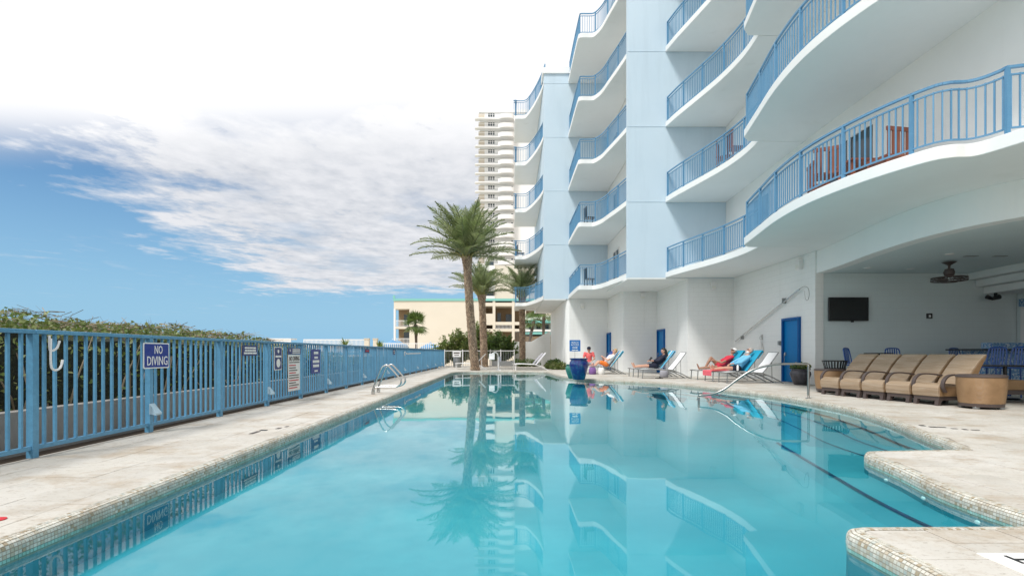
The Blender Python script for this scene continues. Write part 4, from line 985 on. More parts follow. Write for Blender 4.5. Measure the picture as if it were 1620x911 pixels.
shrub('ground_shrub', 'light green leafy bush at the foot of the white corner wall', 3.1, 32.2, [(-.2, 0, .22, .32, .35, .25), (.2, 0, .26, .3, .35, .27), (0, -.2, .16, .35, .3, .18)], .12, 380, 'leaf', 'bushes by the rear wall', 'bush')
shrub('ground_shrub', 'yellow green leafy bush left of the corner wall by the dark bush', 2.75, 33.4, [(-.15, 0, .22, .3, .3, .22), (.15, 0, .25, .28, .3, .25)], .12, 320, 'leaf', 'bushes by the rear wall', 'bush')
def yucca(label, x, y, r, z0):
    t = thing('yucca', label, 'plant', (x, y, z0), 0, 'spiky plants beyond the fence'); 
    for k in range(34):
        el = R(rng.uniform(5, 85)); a = rng.uniform(0, 6.28); d = Vector((math.cos(a) * math.cos(el), math.sin(a) * math.cos(el), math.sin(el))); w = d.cross(Vector((0, 0, 1))).normalized() * .05
        part('leaf', MB().add([w * .5, -w * .5, d * r * .5 - w, d * r * rng.uniform(.8, 1.1), d * r * .5 + w], [(0, 1, 2, 3, 4)]), 'leaf', t)
    part('stem', MB().tube([(0, 0, -1.2), (0, 0, .05)], .12, 7), 'bark', t)
for lab, px, Y, r, py in (('dry yellowish spiky plant left of the tan pillars beyond the fence', 546, 42, .85, 549), ('green spiky plant left of the blue umbrella beyond the fence', 601, 42, .75, 551)):
    p = P(px, py, Y); yucca(lab, p.x, p.y, r, p.z)

# ------------------------------------------------------------------ far fence, hotel, tower and beach things
ff = thing('grey_fence', 'grey metal picket fence across the far end of the pool deck', 'fence', (-2, 38.8, 0))
g0, g1 = -4.5, .55
for k in range(int((g1 - g0) / .125) + 1): link('picket', None or bpy.data.meshes.get('far_picket') or MB().box(-.012, .012, -.012, .012, .06, 1.12).mesh('far_picket', 'dark_steel'), ff, (g0 + k * .125 + 2, 0, 0))
part('rail', MB().box(g0, g1, 38.78, 38.82, 1.12, 1.17), 'white_metal', ff, world=True); part('rail', MB().box(g0, g1, 38.785, 38.815, .03, .06), 'white_metal', ff, world=True)
for x in (g0, -3.2, -1.2, -.45, .52): part('post', MB().box(x - .03, x + .03, 38.765, 38.835, 0, 1.25), 'white_metal', ff, world=True)
part('kick_panel', MB().box(-1.1, .5, 38.76, 38.775, .07, .42), 'dark_steel', ff, world=True)
def railrow(mb, x0, x1, y, z, h, step=.3):
    k = x0
    while k < x1: mb.box(k, k + .05, y, y + .04, z, z + h); k += step
    mb.box(x0, x1, y, y + .05, z + h, z + h + .08); mb.box(x0, x1, y, y + .05, z + .05, z + .1)
# tan hotel
HY = 88; h = thing('hotel', 'three storey tan hotel with teal roof trim and recessed balconies', 'building', (-8, HY, 0))
def hp(name, mb, m, **k): return part(name, mb, m, h, world=True, **k)
zr = 1 + (VY - 476) * HY / FPX
xl, xb0, xb1, xr = (623 - 802) * HY / FPX, (648 - 802) * HY / FPX, (762 - 802) * HY / FPX, 6.0
hp('wall', MB().box(xb0, xb1, HY, HY + 16, -.1, zr), 'tan'); hp('wall', MB().box(xl + .3, xb0, HY + 2.4, HY + 16, -.1, zr), 'tan_dark')
hp('wall', MB().box(xb1, xr, HY + 4.5, HY + 16, -.1, zr), 'tan_dark')
for i in range(4):
    z = zr - 1.9 - i * 2.92 + 1.0 if i else zr - 1.35
    zs = zr - 1.3 - i * 2.95
    hp('balcony_floor', MB().box(xl, xb0, HY + .02, HY + 2.39, zs - .28 if i else zs, zs + .02 if i else zr), 'tan')
    if 0 < i < 4:
        m = MB(); railrow(m, xl, xb0, HY + .05, zs, 1.0, .22); hp('railing', m, 'white_metal')
        m = MB(); m.box(xl + 1.2, xb0 - .2, HY + 2.36, HY + 2.395, zs, zs + 2.2); hp('window', m, 'glass')
for x in (xl, xb0 - .02): hp('pillar', MB().box(x - .02, x + .28, HY - .01, HY + .3, -.1, zr - 1.29), 'white_metal' if x == xl else 'tan')
hp('roof_trim', MB().box(xl - .1, xr, HY - .12, HY + 16.1, zr, zr + .38), 'teal'); hp('roof_trim', MB().box(xl - .12, xl + .2, HY - .13, HY + .2, zr + .38, zr + .9), 'teal')
bays = [(763, 780), (783, 812)]
for i, (zt, zb) in enumerate(((478.5, 484), (509, 514), (520, 524), (560, 575))):
    z1, z0 = [1 + (VY - q) * HY / FPX for q in (zt, zb)]
    hp('balcony_floor', MB().box(xb1, xr, HY + .02, HY + 4.49, z0, z1), 'tan')
for px in (763, 781.5, 812, 830):
    x = (px - 802) * HY / FPX; hp('pillar', MB().box(x - .22, x + .22, HY - .02, HY + .4, -.1, zr - .002), 'tan')
for pa, pb, yt, yb in ((764, 780, 496, 510), (784, 811, 511, 520), (764, 780, 546, 560)):
    x0, x1 = (pa - 802) * HY / FPX, (pb - 802) * HY / FPX; z1, z0 = [1 + (VY - q) * HY / FPX for q in (yt, yb)]
    if pb == 780: hp('parapet', MB().box(x0, x1, HY + .05, HY + .25, z0, z1), 'tan')
    else:
        m = MB(); railrow(m, x0, x1, HY + .05, z0, z1 - z0, .22); hp('railing', m, 'white_metal')
for pa, pb, yt, yb in ((786, 792, 492, 509), (765, 778, 528, 545), (800, 810, 494, 509), (786, 793, 526, 545)):
    x0, x1 = (pa - 802) * HY / FPX, (pb - 802) * HY / FPX; z1, z0 = [1 + (VY - q) * HY / FPX for q in (yt, yb)]
    hp('window', MB().box(x0, x1, HY + 4.44, HY + 4.499, z0, z1), 'glass')
# taller tan block behind the hotel
A = 120; ab = thing('apartment_block', 'plain tan block with balconies rising behind the hotel roof', 'building', (2, A, 0))
def q(px, py, Y): v = P(px, py, Y); return v.x, v.z
x0, z1 = q(783, 420, A); x1, _ = q(835, 420, A); part('wall', MB().box(x0, x1 + 6, A, A + 14, -.1, z1), 'tan', ab, world=True)
xa, _ = q(762, 430, A)
for py in (420, 436, 452, 468):
    _, z = q(770, py, A); part('balcony_floor', MB().box(xa, x0, A - .5, A + 8, z - 1.2, z - .05), 'tower_white', ab, world=True); part('window', MB().box(xa + .8, x0 - .3, A + 1.0, A + 1.1, z - .05, z + 1.05), 'glass', ab, world=True)
part('wall', MB().box(xa + .2, x0, A + 1.11, A + 13, -.1, z1 - .5), 'tower_tan', ab, world=True)
# white tower
T = 171; tw = thing('tower', 'tall white apartment tower with stacked balconies far behind the palms', 'building', (10, T, 0))
def tp(name, mb, m, **k): return part(name, mb, m, tw, world=True, **k)
txl, txr = (752 - 802) * T / FPX, 34; PF = 14.42 * T / FPX; nfl = 27; TZ = nfl * PF
tp('wall', MB().box(txl + 1.3, txr, T + 2.2, T + 18, 0, TZ), 'tower_white'); tp('roof', MB().box(txl + 1.1, txr + .2, T + 1.9, T + 18.2, TZ, TZ + 1.0), 'tower_white')
col = lambda a: (a - 802) * T / FPX
sl_me = rl_me = None
for i in range(1, nfl):
    z = i * PF + .35
    s = MB(); e = smooth_poly([(txl, T + 2.1), (txl, T + .1), (col(768), T + .05), (col(788), T + .25), (col(793), T - .55), (col(803), T - .75), (col(811), T - .4), (col(813), T + .6), (col(814), T + 2.1)], 3)
    tp('balcony_floor', MB().prism([(p.x, p.y) for p in e], z - .32, z), 'tower_white')
    r = MB()
    for a, b in zip(e[3:-3], e[4:-2]): r.bar((a.x, a.y + .1, z + .55), (b.x, b.y + .1, z + .55), .06, 1.05) if a.x > col(787) else r.bar((a.x, a.y + .1, z + 1.05), (b.x, b.y + .1, z + 1.05), .08, .08)
    tp('railing', r, 'tower_white')
    w = MB()
    for a, b in ((772, 774.6), (775.6, 778.4), (779.6, 782)): w.box(col(a), col(b), T + 2.12, T + 2.19, z + 1.2, z + 2.25)
    w.box(col(809), col(811.6), T + 2.12, T + 2.19, z + .9, z + 2.0)
    tp('window', w, 'glass'); tp('window', MB().box(col(756.5), col(766), T + 2.12, T + 2.19, z + .3, z + 2.25), 'tower_tan')  # second box: tan panel painted for the shadow in the balcony recess
# low building glimpsed in the gap beside the stair wall
lb = thing('low_building', 'low building with teal edged walkways glimpsed beside the stair wall', 'building', (4, 66, 0)); Y = 66
for py, m, hh in ((506, 'teal', .35), (525, 'teal', .3), (521, 'tower_white', .25), (532, 'tan_dark', .9)):
    x0, z = q(828, py, Y); x1, _ = q(874, py, Y); part('walkway', MB().box(x0, x1 + 3, Y, Y + 2, z - hh, z), m, lb, world=True)
x0, z = q(832, 498, Y); part('wall', MB().box(x0, x0 + 8, Y + 2.01, Y + 8, -.1, z), 'tan', lb, world=True)
for a, b in ((838, 845), (850, 857), (862, 870)):
    x0, z1 = q(a, 512, Y); x1, z0 = q(b, 521, Y); part('window', MB().box(x0, x1, Y + 1.95, Y + 2.005, z0, z1), 'glass', lb, world=True)
# things on the beach side beyond the blue fence
def beach_umbrella(label, px, py, Y, w):
    p = P(px, py, Y); t = thing('beach_umbrella', label, 'umbrella', (p.x, p.y, -.05), 0, 'blue umbrellas beyond the fence'); z = p.z + .05
    part('pole', MB().tube([(0, 0, 0), (0, 0, z + .1)], .04, 6), 'white_metal', t)
    n_ = 8; mb = MB(); mb.add([(0, 0, z)] + [(w * math.cos(2 * math.pi * k / n_), w * math.sin(2 * math.pi * k / n_), z - .55) for k in range(n_)] + [(w * 1.01 * math.cos(2 * math.pi * k / n_), w * 1.01 * math.sin(2 * math.pi * k / n_), z - .85) for k in range(n_)],
        [(0, 1 + k, 1 + (k + 1) % n_) for k in range(n_)] + [(1 + k, 9 + k, 9 + (k + 1) % n_, 1 + (k + 1) % n_) for k in range(n_)])
    part('canopy', mb, 'umbrella', t)
beach_umbrella('blue umbrella left of the small fan palm beyond the fence', 621, 537, 55, 1.15); beach_umbrella('blue umbrella right of the small fan palm beyond the fence', 681, 541, 55, 1.1); beach_umbrella('blue umbrella close behind the one left of the palm', 632, 539, 62, 1.0)
wf = thing('white_fence', 'white picket fence below the hotel beyond the blue fence', 'fence', (-10, 52, 0)); m = MB()
x0, z1 = q(600, 543, 52); x1, _ = q(702, 543, 52); railrow(m, x0, x1, 52, z1 - 1.3, 1.25, .19); part('pickets', m, 'white_metal', wf, world=True, kind='stuff')
wf = thing('white_fence', 'pale low beach fence running left of the spiky plants', 'fence', (-16, 50, 0)); m = MB()
x0, z1 = q(480, 537, 50); x1, _ = q(578, 537, 50); railrow(m, x0, x1, 50, z1 - 1.2, 1.15, .12); part('pickets', m, 'white_metal', wf, world=True, kind='stuff')
x0, z1 = q(426, 537, 40); x1, z0 = q(460, 552, 40); bx = thing('beach_cabana', 'low pale boxy cabana beyond the fence above the white rules board', 'cabana', (x0, 40, 0))
part('frame', MB().box(x0, x0 + .08, 40, 40.08, -.1, z1).box(x1 - .08, x1, 40, 40.08, -.1, z1).box(x0, x1, 40, 41.2, z1, z1 + .09), 'white_metal', bx, world=True); part('panel', MB().box(x0 + .08, x1 - .08, 40.03, 40.06, -.1, z1 - .03), 'tower_white', bx, world=True)
for a, b, lab in ((576, 583.5, 'left one of two tan pillars beyond the fence'), (590, 596.5, 'right one of two tan pillars beyond the fence')):
    x0, z1 = q(a, 535, 46); x1, _ = q(b, 535, 46); pl = thing('gate_pillar', lab, 'pillar', ((x0 + x1) / 2, 46, -.05)); part('shaft', MB().box(x0, x1, 46, 46.35, -.1, z1 - .1), 'tan', pl, world=True); part('cap', MB().box(x0 - .03, x1 + .03, 45.97, 46.38, z1 - .1, z1), 'tower_tan', pl, world=True)
# ------------------------------------------------------------------ pool rails
gr = thing('grab_rail', 'pair of bent stainless grab rails on the left pool deck', 'pool rail', (-3.24, 13.0, 0))
for dy in (0, .52):
    path = [(-.02, dy, 0), (.0, dy, .12), (.16, dy, .52), (.22, dy, .64), (.30, dy, .70), (.38, dy, .68), (.62, dy, .42), (.68, dy, .33), (.66, dy, .24), (.56, dy, .18), (.4, dy, .17), (.12, dy, .165), (.05, dy, .15), (.03, dy, .1), (.03, dy, 0)]
    part('rail', MB().tube(smooth_poly(path, 4), .021, 9), 'steel', gr, smooth=True)
    part('base_plate', MB().lathe([(0, 0), (.045, 0), (.045, .012), (.0, .012)], 16, (.0, dy, .0)), 'steel', gr)
hr = thing('handrail', 'long curved stainless handrail leading down into the pool steps', 'handrail', (6.6, 11.8, 0))
hp_ = [(6.62, 11.8, 0), (6.62, 11.8, .70), (6.60, 11.8, .745), (6.55, 11.8, .76), (6.2, 11.83, .76), (5.85, 11.87, .735), (5.45, 11.92, .62), (5.12, 11.97, .40), (4.9, 12.0, .22), (4.7, 12.03, .11), (4.5, 12.05, .06), (4.36, 12.08, .05), (4.325, 12.09, .03), (4.32, 12.1, -.02), (4.32, 12.1, -.5)]
part('rail', MB().tube(smooth_poly(hp_, 4), .024, 9), 'brushed', hr, smooth=True, world=True)
part('base_plate', MB().lathe([(0, 0), (.06, 0), (.06, .014), (0, .014)], 18, (6.62, 11.8, 0)), 'steel', hr, world=True)

# ------------------------------------------------------------------ loungers (local: foot end at x=0, head towards +x)
def make_lounger(label, group, back=46, m='sling', stripes=False, loc=(0, 0, 0), rz=0, frame='dark_steel'):
    t = thing('sun_lounger', label, 'sun lounger', loc, rz, group); W2 = .33; hx = 1.22; ca, sa = math.cos(R(back)), math.sin(R(back)); bl = .86
    part('seat_sling', MB().prof_y([(.02, .36), (.35, .375), (hx, .335), (hx, .325), (.35, .365), (.02, .35)], -W2 + .03, W2 - .03), m, t)
    bx = lambda s, off=0: (hx + ca * s - sa * off, .335 + sa * s + ca * off)
    if stripes:
        for k in range(7):
            y0 = -W2 + .03 + k * (2 * W2 - .06) / 7; part('back_stripe', MB().prof_y([bx(.02, .012), bx(bl * .55, .03), bx(bl, .012), bx(bl, .0), bx(bl * .55, .018), bx(.02, 0)], y0, y0 + (2 * W2 - .06) / 7 - .002), 'purple_sling' if k % 2 else m, t)
    else: part('back_sling', MB().prof_y([bx(.02, .012), bx(bl * .55, -.01), bx(bl, .012), bx(bl, .0), bx(bl * .55, -.022), bx(.02, 0)], -W2 + .03, W2 - .03), m, t)
    sf = MB()
    for s in (-W2, W2): sf.tube([(0, s, .35), (.35, s, .365), (hx, s, .325), (hx + .32, s, .20), (1.92, s, .0)], .019, 7)
    sf.tube([(0, -W2, .35), (0, W2, .35)], .019, 7); sf.tube([(1.4, -W2, .26), (1.4, W2, .26)], .014, 6); part('seat_frame', sf, frame, t)
    bf = MB()
    for s in (-W2, W2): bf.tube([(*bx(0)[:1], s, bx(0)[1]), (bx(bl * .5, -.01)[0], s, bx(bl * .5, -.01)[1]), (bx(bl)[0], s, bx(bl)[1])], .017, 7)
    bf.tube([(bx(bl)[0], -W2, bx(bl)[1]), (bx(bl)[0], W2, bx(bl)[1])], .017, 7); part('back_frame', bf, frame, t)
    pr = MB()
    for s in (-W2 + .05, W2 - .05): pr.tube([(bx(.5, -.02)[0], s, bx(.5, -.02)[1]), (bx(.5)[0] + .03, s, .13)], .011, 5)
    part('prop', pr, frame, t)
    for x, s in ((.06, -W2), (.06, W2), (.36, -W2), (.36, W2)): 
        if x < .2: part('leg', MB().tube([(x, s, .34), (x - .02, s, 0)], .019, 7), frame, t)
    return t
mt['purple_sling'] = M('purple_sling', (.25, .20, .38), .75)
GA, GB, GC, GF = 'loungers by the blue urn', 'loungers of the reading woman', 'loungers below the pool pole', 'loungers at the far end of the pool'
LC = [make_lounger('empty white sling lounger in front of the other two under the pool pole', GC, 52, loc=(7.17, 17.95, 0), rz=R(1))]
LC.append(dup(LC[0], (7.08, 18.95, 0), R(2), 'middle white lounger of three with a pink towel at its foot')); LC.append(dup(LC[0], (7.02, 20.25, 0), R(1), 'rearmost white lounger of three under a woman in red'))
LB = [dup(LC[0], (5.22, 21.2, 0), R(1), 'empty white sling lounger in front of the reading woman', GB), dup(LC[0], (5.18, 22.6, 0), R(2), 'white lounger under the reading woman in navy', GB)]
LA = [dup(LC[0], (3.62, 25.35, 0), R(3), 'white lounger with a striped towel under a man in orange shorts', GA), dup(LC[0], (3.5, 26.75, 0), R(2), 'white lounger with a blue towel beside the man in a coral shirt', GA)]
make_lounger('white lounger with purple striped back near the far right pool corner', GF, 50, 'sling', True, (.45, 31.0, 0), R(2), 'white_metal')
make_lounger('white lounger with purple striped back behind another at the far right pool corner', GF, 48, 'sling', True, (.35, 32.4, 0), R(3), 'white_metal')
make_lounger('white lounger half hidden by the tallest palm trunk', GF, 44, 'sling', False, (-3.15, 33.0, 0), R(0), 'white_metal')
# towels lying on the loungers
def towel_back(label, L_, m, w=.36, stripes=None, back=52, bl=.92):
    t = thing('towel', label, 'towel', L_.location, L_.rotation_euler.z, 'towels on the loungers'); hx = 1.22; ca, sa = math.cos(R(back)), math.sin(R(back))
    bx = lambda s, off: (hx + ca * s - sa * off, .335 + sa * s + ca * off)
    pr = [bx(.03, .022), bx(bl * .5, .022), bx(bl - .02, .035), bx(bl + .02, .03), bx(bl + .03, .0), bx(bl, -.045), bx(bl - .3, -.05), bx(bl - .3, -.038), bx(bl - .02, -.03), bx(bl - .0, .016), bx(bl * .5, .010), bx(.03, .013)]
    if stripes:
        for k in range(6): part('stripe', MB().prof_y(pr, -w + k * 2 * w / 6, -w + (k + 1) * 2 * w / 6), stripes[k % len(stripes)], t)
    else: part('cloth', MB().prof_y(pr, -w, w), m, t, bevel=.006)
    return t
towel_back('turquoise towel on the back of the middle lounger behind a bearded man', LC[1], 'towel_teal'); towel_back('turquoise towel behind the woman in red', LC[2], 'towel_teal')
towel_back('blue, green and white striped towel behind the man in orange shorts', LA[0], 'towel_teal', stripes=['towel_teal', 'white_cloth', 'leaf_dark', 'white_cloth', 'towel_teal', 'towel_blue'])
towel_back('navy blue towel on the rear lounger beside the coral shirt', LA[1], 'towel_blue')
towel_back('pale blue patterned towel behind the reading woman', LB[1], 'aqua_cloth', stripes=['aqua_cloth', 'towel_teal', 'white_cloth', 'aqua_cloth', 'towel_teal', 'leaf_dark'])
tf = thing('towel', 'pink towel draped over the foot of the middle lounger', 'towel', LC[1].location, R(2), 'towels on the loungers')
part('cloth', MB().prof_y([(-.03, .2), (-.04, .37), (.0, .39), (.5, .395), (.62, .40), (.62, .385), (.5, .38), (.0, .375), (-.02, .36), (-.015, .2)], -.37, .36), 'towel_pink', tf, bevel=.006)

# ------------------------------------------------------------------ people
def voxel(mb, vox, m, name, parent, smooth_it=3):
    me = mb.mesh(name, m); fixn(me); o = link(name, me)
    r = o.modifiers.new('r', 'REMESH'); r.mode = 'VOXEL'; r.voxel_size = vox; r.use_smooth_shade = True
    if smooth_it: s = o.modifiers.new('s', 'SMOOTH'); s.iterations = smooth_it; s.factor = .5
    dg = bpy.context.evaluated_depsgraph_get(); ev = bpy.data.meshes.new_from_object(o.evaluated_get(dg)); bpy.data.objects.remove(o)
    ev.name = name; ev.materials.clear(); ev.materials.append(mt[m]); return link(name, ev, parent)
def cap(mb, a, b, ra, rb, n=10):
    a = Vector(a); b = Vector(b); d = b - a; L_ = d.length; d.normalize(); pts = []; rs = []
    for t in (-.95, -.7, -.35, 0): pts.append(a + d * ra * t); rs.append(ra * math.sqrt(max(0.02, 1 - t * t)))
    for t in (.33, .66): pts.append(a.lerp(b, t)); rs.append(ra + (rb - ra) * t)
    for t in (0, .35, .7, .95): pts.append(b + d * rb * t); rs.append(rb * math.sqrt(max(0.02, 1 - t * t)))
    mb.tube(pts, rs, n)
def hand(mb, wrist, d, up, side, curl=.5, s=1.0):
    """palm, four unequal bent fingers and a thumb; d: towards the fingers, up: back of the hand"""
    w = Vector(wrist); d = Vector(d).normalized(); u = Vector(up); u = (u - d * u.dot(d)).normalized(); x = d.cross(u) * side
    for k in (-1, 0, 1): cap(mb, w + x * .018 * k * s, w + d * .085 * s + x * .024 * k * s, .017 * s, .016 * s, 8)
    for k, l in enumerate((.068, .078, .072, .056)):
        p = w + d * .09 * s + x * (.034 - .0225 * k) * s; q = p + (d * math.cos(curl * .6) - u * math.sin(curl * .6)) * l * .55 * s; e = q + (d * math.cos(curl * 1.6) - u * math.sin(curl * 1.6)) * l * .5 * s
        cap(mb, p, q, .0095 * s, .0088 * s, 6); cap(mb, q, e, .0088 * s, .0078 * s, 6)
    p = w + d * .03 * s + x * .03 * s; q = p + (d * .7 + x * .6 - u * .3).normalized() * .045 * s; cap(mb, p, q, .0125 * s, .0105 * s, 6); cap(mb, q, q + (d * .9 + x * .15 - u * .3).normalized() * .035 * s, .0105 * s, .009 * s, 6)
def person(label, loc, rz, J, skin, top, bottom, hair, sleeve=.55, legs=.45, hat=None, beard=None, longhair=False, female=False, curl=.7, glasses=False):
    """J: joints in metres (pelvis, chest, neck, head, shoulders, elbows, wrists, hips, knees, ankles, toes, facing)"""
    t = thing('person', label, 'person', loc, rz); V = lambda k: Vector(J[k]); b = MB()
    f = Vector(J['face']).normalized(); hd = V('head'); upv = (hd - V('neck')).normalized(); f = (f - upv * f.dot(upv)).normalized(); sd_ = upv.cross(f)
    w = .9 if female else 1.0
    cap(b, V('pelvis'), V('pelvis').lerp(V('chest'), .5), .135, .125 * w, 14); cap(b, V('pelvis').lerp(V('chest'), .5), V('chest'), .125 * w, .14 * w, 14)
    cap(b, V('chest'), V('neck') - upv * .03, .12 * w, .06, 12); cap(b, V('neck') - upv * .04, hd - upv * .06, .055 * w, .05 * w, 10)
    for s in 'lr':
        cap(b, V('chest') + (V('sh' + s) - V('chest')) * .4, V('sh' + s), .095 * w, .062 * w, 10); cap(b, V('sh' + s), V('el' + s), .054 * w, .043 * w); cap(b, V('el' + s), V('wr' + s), .043 * w, .027 * w)
        cap(b, V('hip' + s), V('kn' + s), .088, .056); cap(b, V('kn' + s), V('kn' + s).lerp(V('an' + s), .35), .055, .056); cap(b, V('kn' + s).lerp(V('an' + s), .35), V('an' + s), .056, .034)
        cap(b, V('an' + s), V('an' + s) - (V('toe' + s) - V('an' + s)).normalized() * .03, .036, .032, 8); cap(b, V('an' + s), V('toe' + s), .036, .022, 8)
        d = (V('wr' + s) - V('el' + s)).normalized(); hand(b, V('wr' + s), J.get('hd' + s, d), J.get('hu' + s, (0, 0, 1)), 1 if s == 'l' else -1, curl)
    h = MB(); h.ball((0, 0, 0), (.082, .094, .112), 16, 12); h.ball((0, .03, -.07), (.058, .062, .05), 12, 8); h.ball((0, .10, -.02), (.014, .02, .022), 8, 6); h.ball((0, .085, .02), (.05, .02, .014), 8, 6)
    for s in (-1, 1): h.ball((s * .083, -.005, -.01), (.012, .022, .032), 8, 6)
    h.ball((0, .088, -.062), (.026, .012, .009), 8, 6)
    mat = Matrix((sd_ * -1, f, upv)).transposed().to_4x4(); mat.translation = hd; h.xf(mat); b.add(h.v, h.f)
    voxel(b, .0085, skin, 'body', t, 2)
    for s in (-1, 1): part('eye', MB().ball((s * .031, .088, .008), (.011, .008, .008), 8, 6).xf(mat), 'black' if glasses else 'white_metal', t)
    part('pupils', MB().ball((-.031, .0945, .008), (.005, .004, .005), 6, 5).ball((.031, .0945, .008), (.005, .004, .005), 6, 5).xf(mat), 'black', t); part('lips', MB().ball((0, .0985, -.062), (.024, .005, .006), 8, 5).xf(mat), 'coral_cloth', t)
    if glasses:
        g = MB(); g.ball((-.034, .098, .01), (.03, .01, .021), 10, 6); g.ball((.034, .098, .01), (.03, .01, .021), 10, 6); g.bar((-.08, .0, .015), (-.06, .095, .012), .006, .008); g.bar((.08, .0, .015), (.06, .095, .012), .006, .008); part('sunglasses', g.xf(mat), 'black', t)
    hm = MB(); hm.ball((0, -.014, .022), (.092, .098, .108), 16, 10); hm.v = [(x, y if not (z < .045 and y > .03) else min(y, .035), max(z, -.06)) for x, y, z in hm.v]
    if longhair: cap(hm, (0, -.07, .0), (0, -.09, -.2), .075, .07, 10); cap(hm, (.065, -.03, 0), (.075, -.03, -.2), .035, .03, 8); cap(hm, (-.065, -.03, 0), (-.075, -.03, -.2), .035, .03, 8)
    part('hair', hm.xf(mat), hair, t, smooth=True)
    if beard: bm_ = MB(); bm_.ball((0, .045, -.085), (.066, .062, .05), 12, 8); part('beard', bm_.xf(mat), beard, t, smooth=True)
    if hat:
        hh = MB(); hh.ball((0, -.01, .045), (.1, .107, .088), 16, 10); hh.v = [(x, y, max(z, .04)) for x, y, z in hh.v]; part('hat', hh.xf(mat), hat[0], t, smooth=True)
        br = MB(); br.prism([(-.085, .05), (-.07, .13), (-.03, .17), (.03, .17), (.07, .13), (.085, .05)], .038, .048); part('hat_brim', br.xf(mat), hat[1], t)
    c = MB(); cap(c, V('pelvis') + upv * .04, V('pelvis').lerp(V('chest'), .5), .148, .142 * w, 14); cap(c, V('pelvis').lerp(V('chest'), .5), V('chest'), .142 * w, .155 * w, 14); cap(c, V('chest'), V('neck') - upv * .07, .135 * w, .075, 12)
    for s in 'lr': cap(c, V('chest') + (V('sh' + s) - V('chest')) * .4, V('sh' + s), .108 * w, .075 * w, 10); cap(c, V('sh' + s), V('sh' + s).lerp(V('el' + s), min(1, sleeve)), .07 * w, .062 * w)
    if sleeve > 1:
        for s in 'lr': cap(c, V('el' + s), V('el' + s).lerp(V('wr' + s), sleeve - 1), .060 * w, .042 * w)
    voxel(c, .012, top, 'shirt', t, 2)
    c = MB(); cap(c, V('pelvis') - upv * .02, V('pelvis') + upv * .05, .146, .146, 14)
    for s in 'lr': cap(c, V('hip' + s), V('hip' + s).lerp(V('kn' + s), legs), .104, .094)
    voxel(c, .012, bottom, 'shorts', t, 2)
    return t
def reclined(kneeup=0., kneeup2=None, back=52, arms=None, face=(-.75, 0, .25)):
    """reclining in a lounger (x towards the head, seat at .36)"""
    ca, sa = math.cos(R(back)), math.sin(R(back)); k2 = kneeup if kneeup2 is None else kneeup2
    B_ = lambda s, off=.13, y=0: (1.18 + ca * s - sa * off, y, .36 + sa * s + ca * off)
    J = dict(pelvis=(1.08, 0, .50), chest=B_(.40, .15), neck=B_(.62, .14), head=B_(.77, .17), shl=B_(.52, .13, .17), shr=B_(.52, .13, -.17), face=face)
    for s, sy, k in (('l', 1, kneeup), ('r', -1, k2)):
        J['hip' + s] = (1.03, sy * .09, .47)
        if k > 0: J['kn' + s] = (.72, sy * .11, .47 + k); J['an' + s] = (.46 + .12 * (1 - k / .4), sy * .1, .42); J['toe' + s] = (.30, sy * .11, .40)
        else: J['kn' + s] = (.60, sy * .11, .455); J['an' + s] = (.18, sy * .1, .425); J['toe' + s] = (.10, sy * .13, .58)
        J['el' + s] = (1.02, sy * .27, .62); J['wr' + s] = (.84, sy * .12, .66)
    J.update(arms or {}); return J
person('bearded man in a light blue shirt lying on a turquoise towel', LC[1].location, R(2), reclined(0, 0, 52, dict(elr=(1.06, -.28, .66), wrr=(.84, -.14, .62), ell=(1.06, .28, .66), wrl=(.86, .12, .60))), 'skin', 'aqua_cloth', 'navy_cloth', 'hair_grey', 1.75, .35, None, 'white_cloth', glasses=True)
person('woman in a red top and white visor with her knees drawn up', LC[2].location, R(1), reclined(.34, 0, 50, dict(elr=(1.0, -.24, .64), wrr=(.80, -.10, .70), wrl=(.80, .08, .70))), 'skin_tan', 'red_cloth', 'red_cloth', 'hair_grey', .6, .3, ('white_cloth', 'white_cloth'), female=True, glasses=True)
person('dark haired woman in navy reading on a lounger', LB[1].location, R(2), reclined(0, 0, 56, dict(head=(1.42, -.0, 1.09), neck=(1.45, 0, .95), chest=(1.38, 0, .78), shl=(1.42, .16, .88), shr=(1.42, -.16, .88), elr=(1.14, -.24, .67), ell=(1.14, .24, .67), wrr=(.88, -.09, .67), wrl=(.88, .09, .67)), (-1, -.1, -.5)), 'skin', 'navy_cloth', 'navy_cloth', 'hair_dark', 1.6, .5, longhair=True, female=True)
person('fair haired man in a white shirt and orange shorts on a striped towel', LA[0].location, R(3), reclined(.12, .12, 54, dict(elr=(1.1, -.28, .66), wrr=(.92, -.08, .80), wrl=(.92, .08, .80))), 'skin', 'white_cloth', 'orange_cloth', 'hair_blond', .6, .7, glasses=True)
sit = dict(pelvis=(0, 0, .50), chest=(.0, .02, .86), neck=(0, .0, 1.06), head=(0, -.03, 1.20), face=(.1, -1, -.15), shl=(.19, .02, 1.0), shr=(-.19, .02, 1.0), ell=(.27, -.06, .74), elr=(-.27, -.06, .74), wrl=(.15, -.26, .64), wrr=(-.15, -.26, .64),
           hipl=(.1, -.05, .47), hipr=(-.1, -.05, .47), knl=(.17, -.45, .48), knr=(-.17, -.45, .48), anl=(.16, -.42, .08), anr=(-.16, -.42, .08), toel=(.17, -.58, .035), toer=(-.17, -.58, .035))
person('man in a coral shirt and dark cap sitting on a lounger end', (4.05, 26.55, -.02), R(-8), sit, 'skin', 'coral_cloth', 'grey_cloth', 'hair_dark', .6, .75, ('navy_cloth', 'navy_cloth'), glasses=True)
bk = thing('book', 'small dark open book in the hands of the woman in navy', 'book', (6.02, 22.63, .76), R(2))
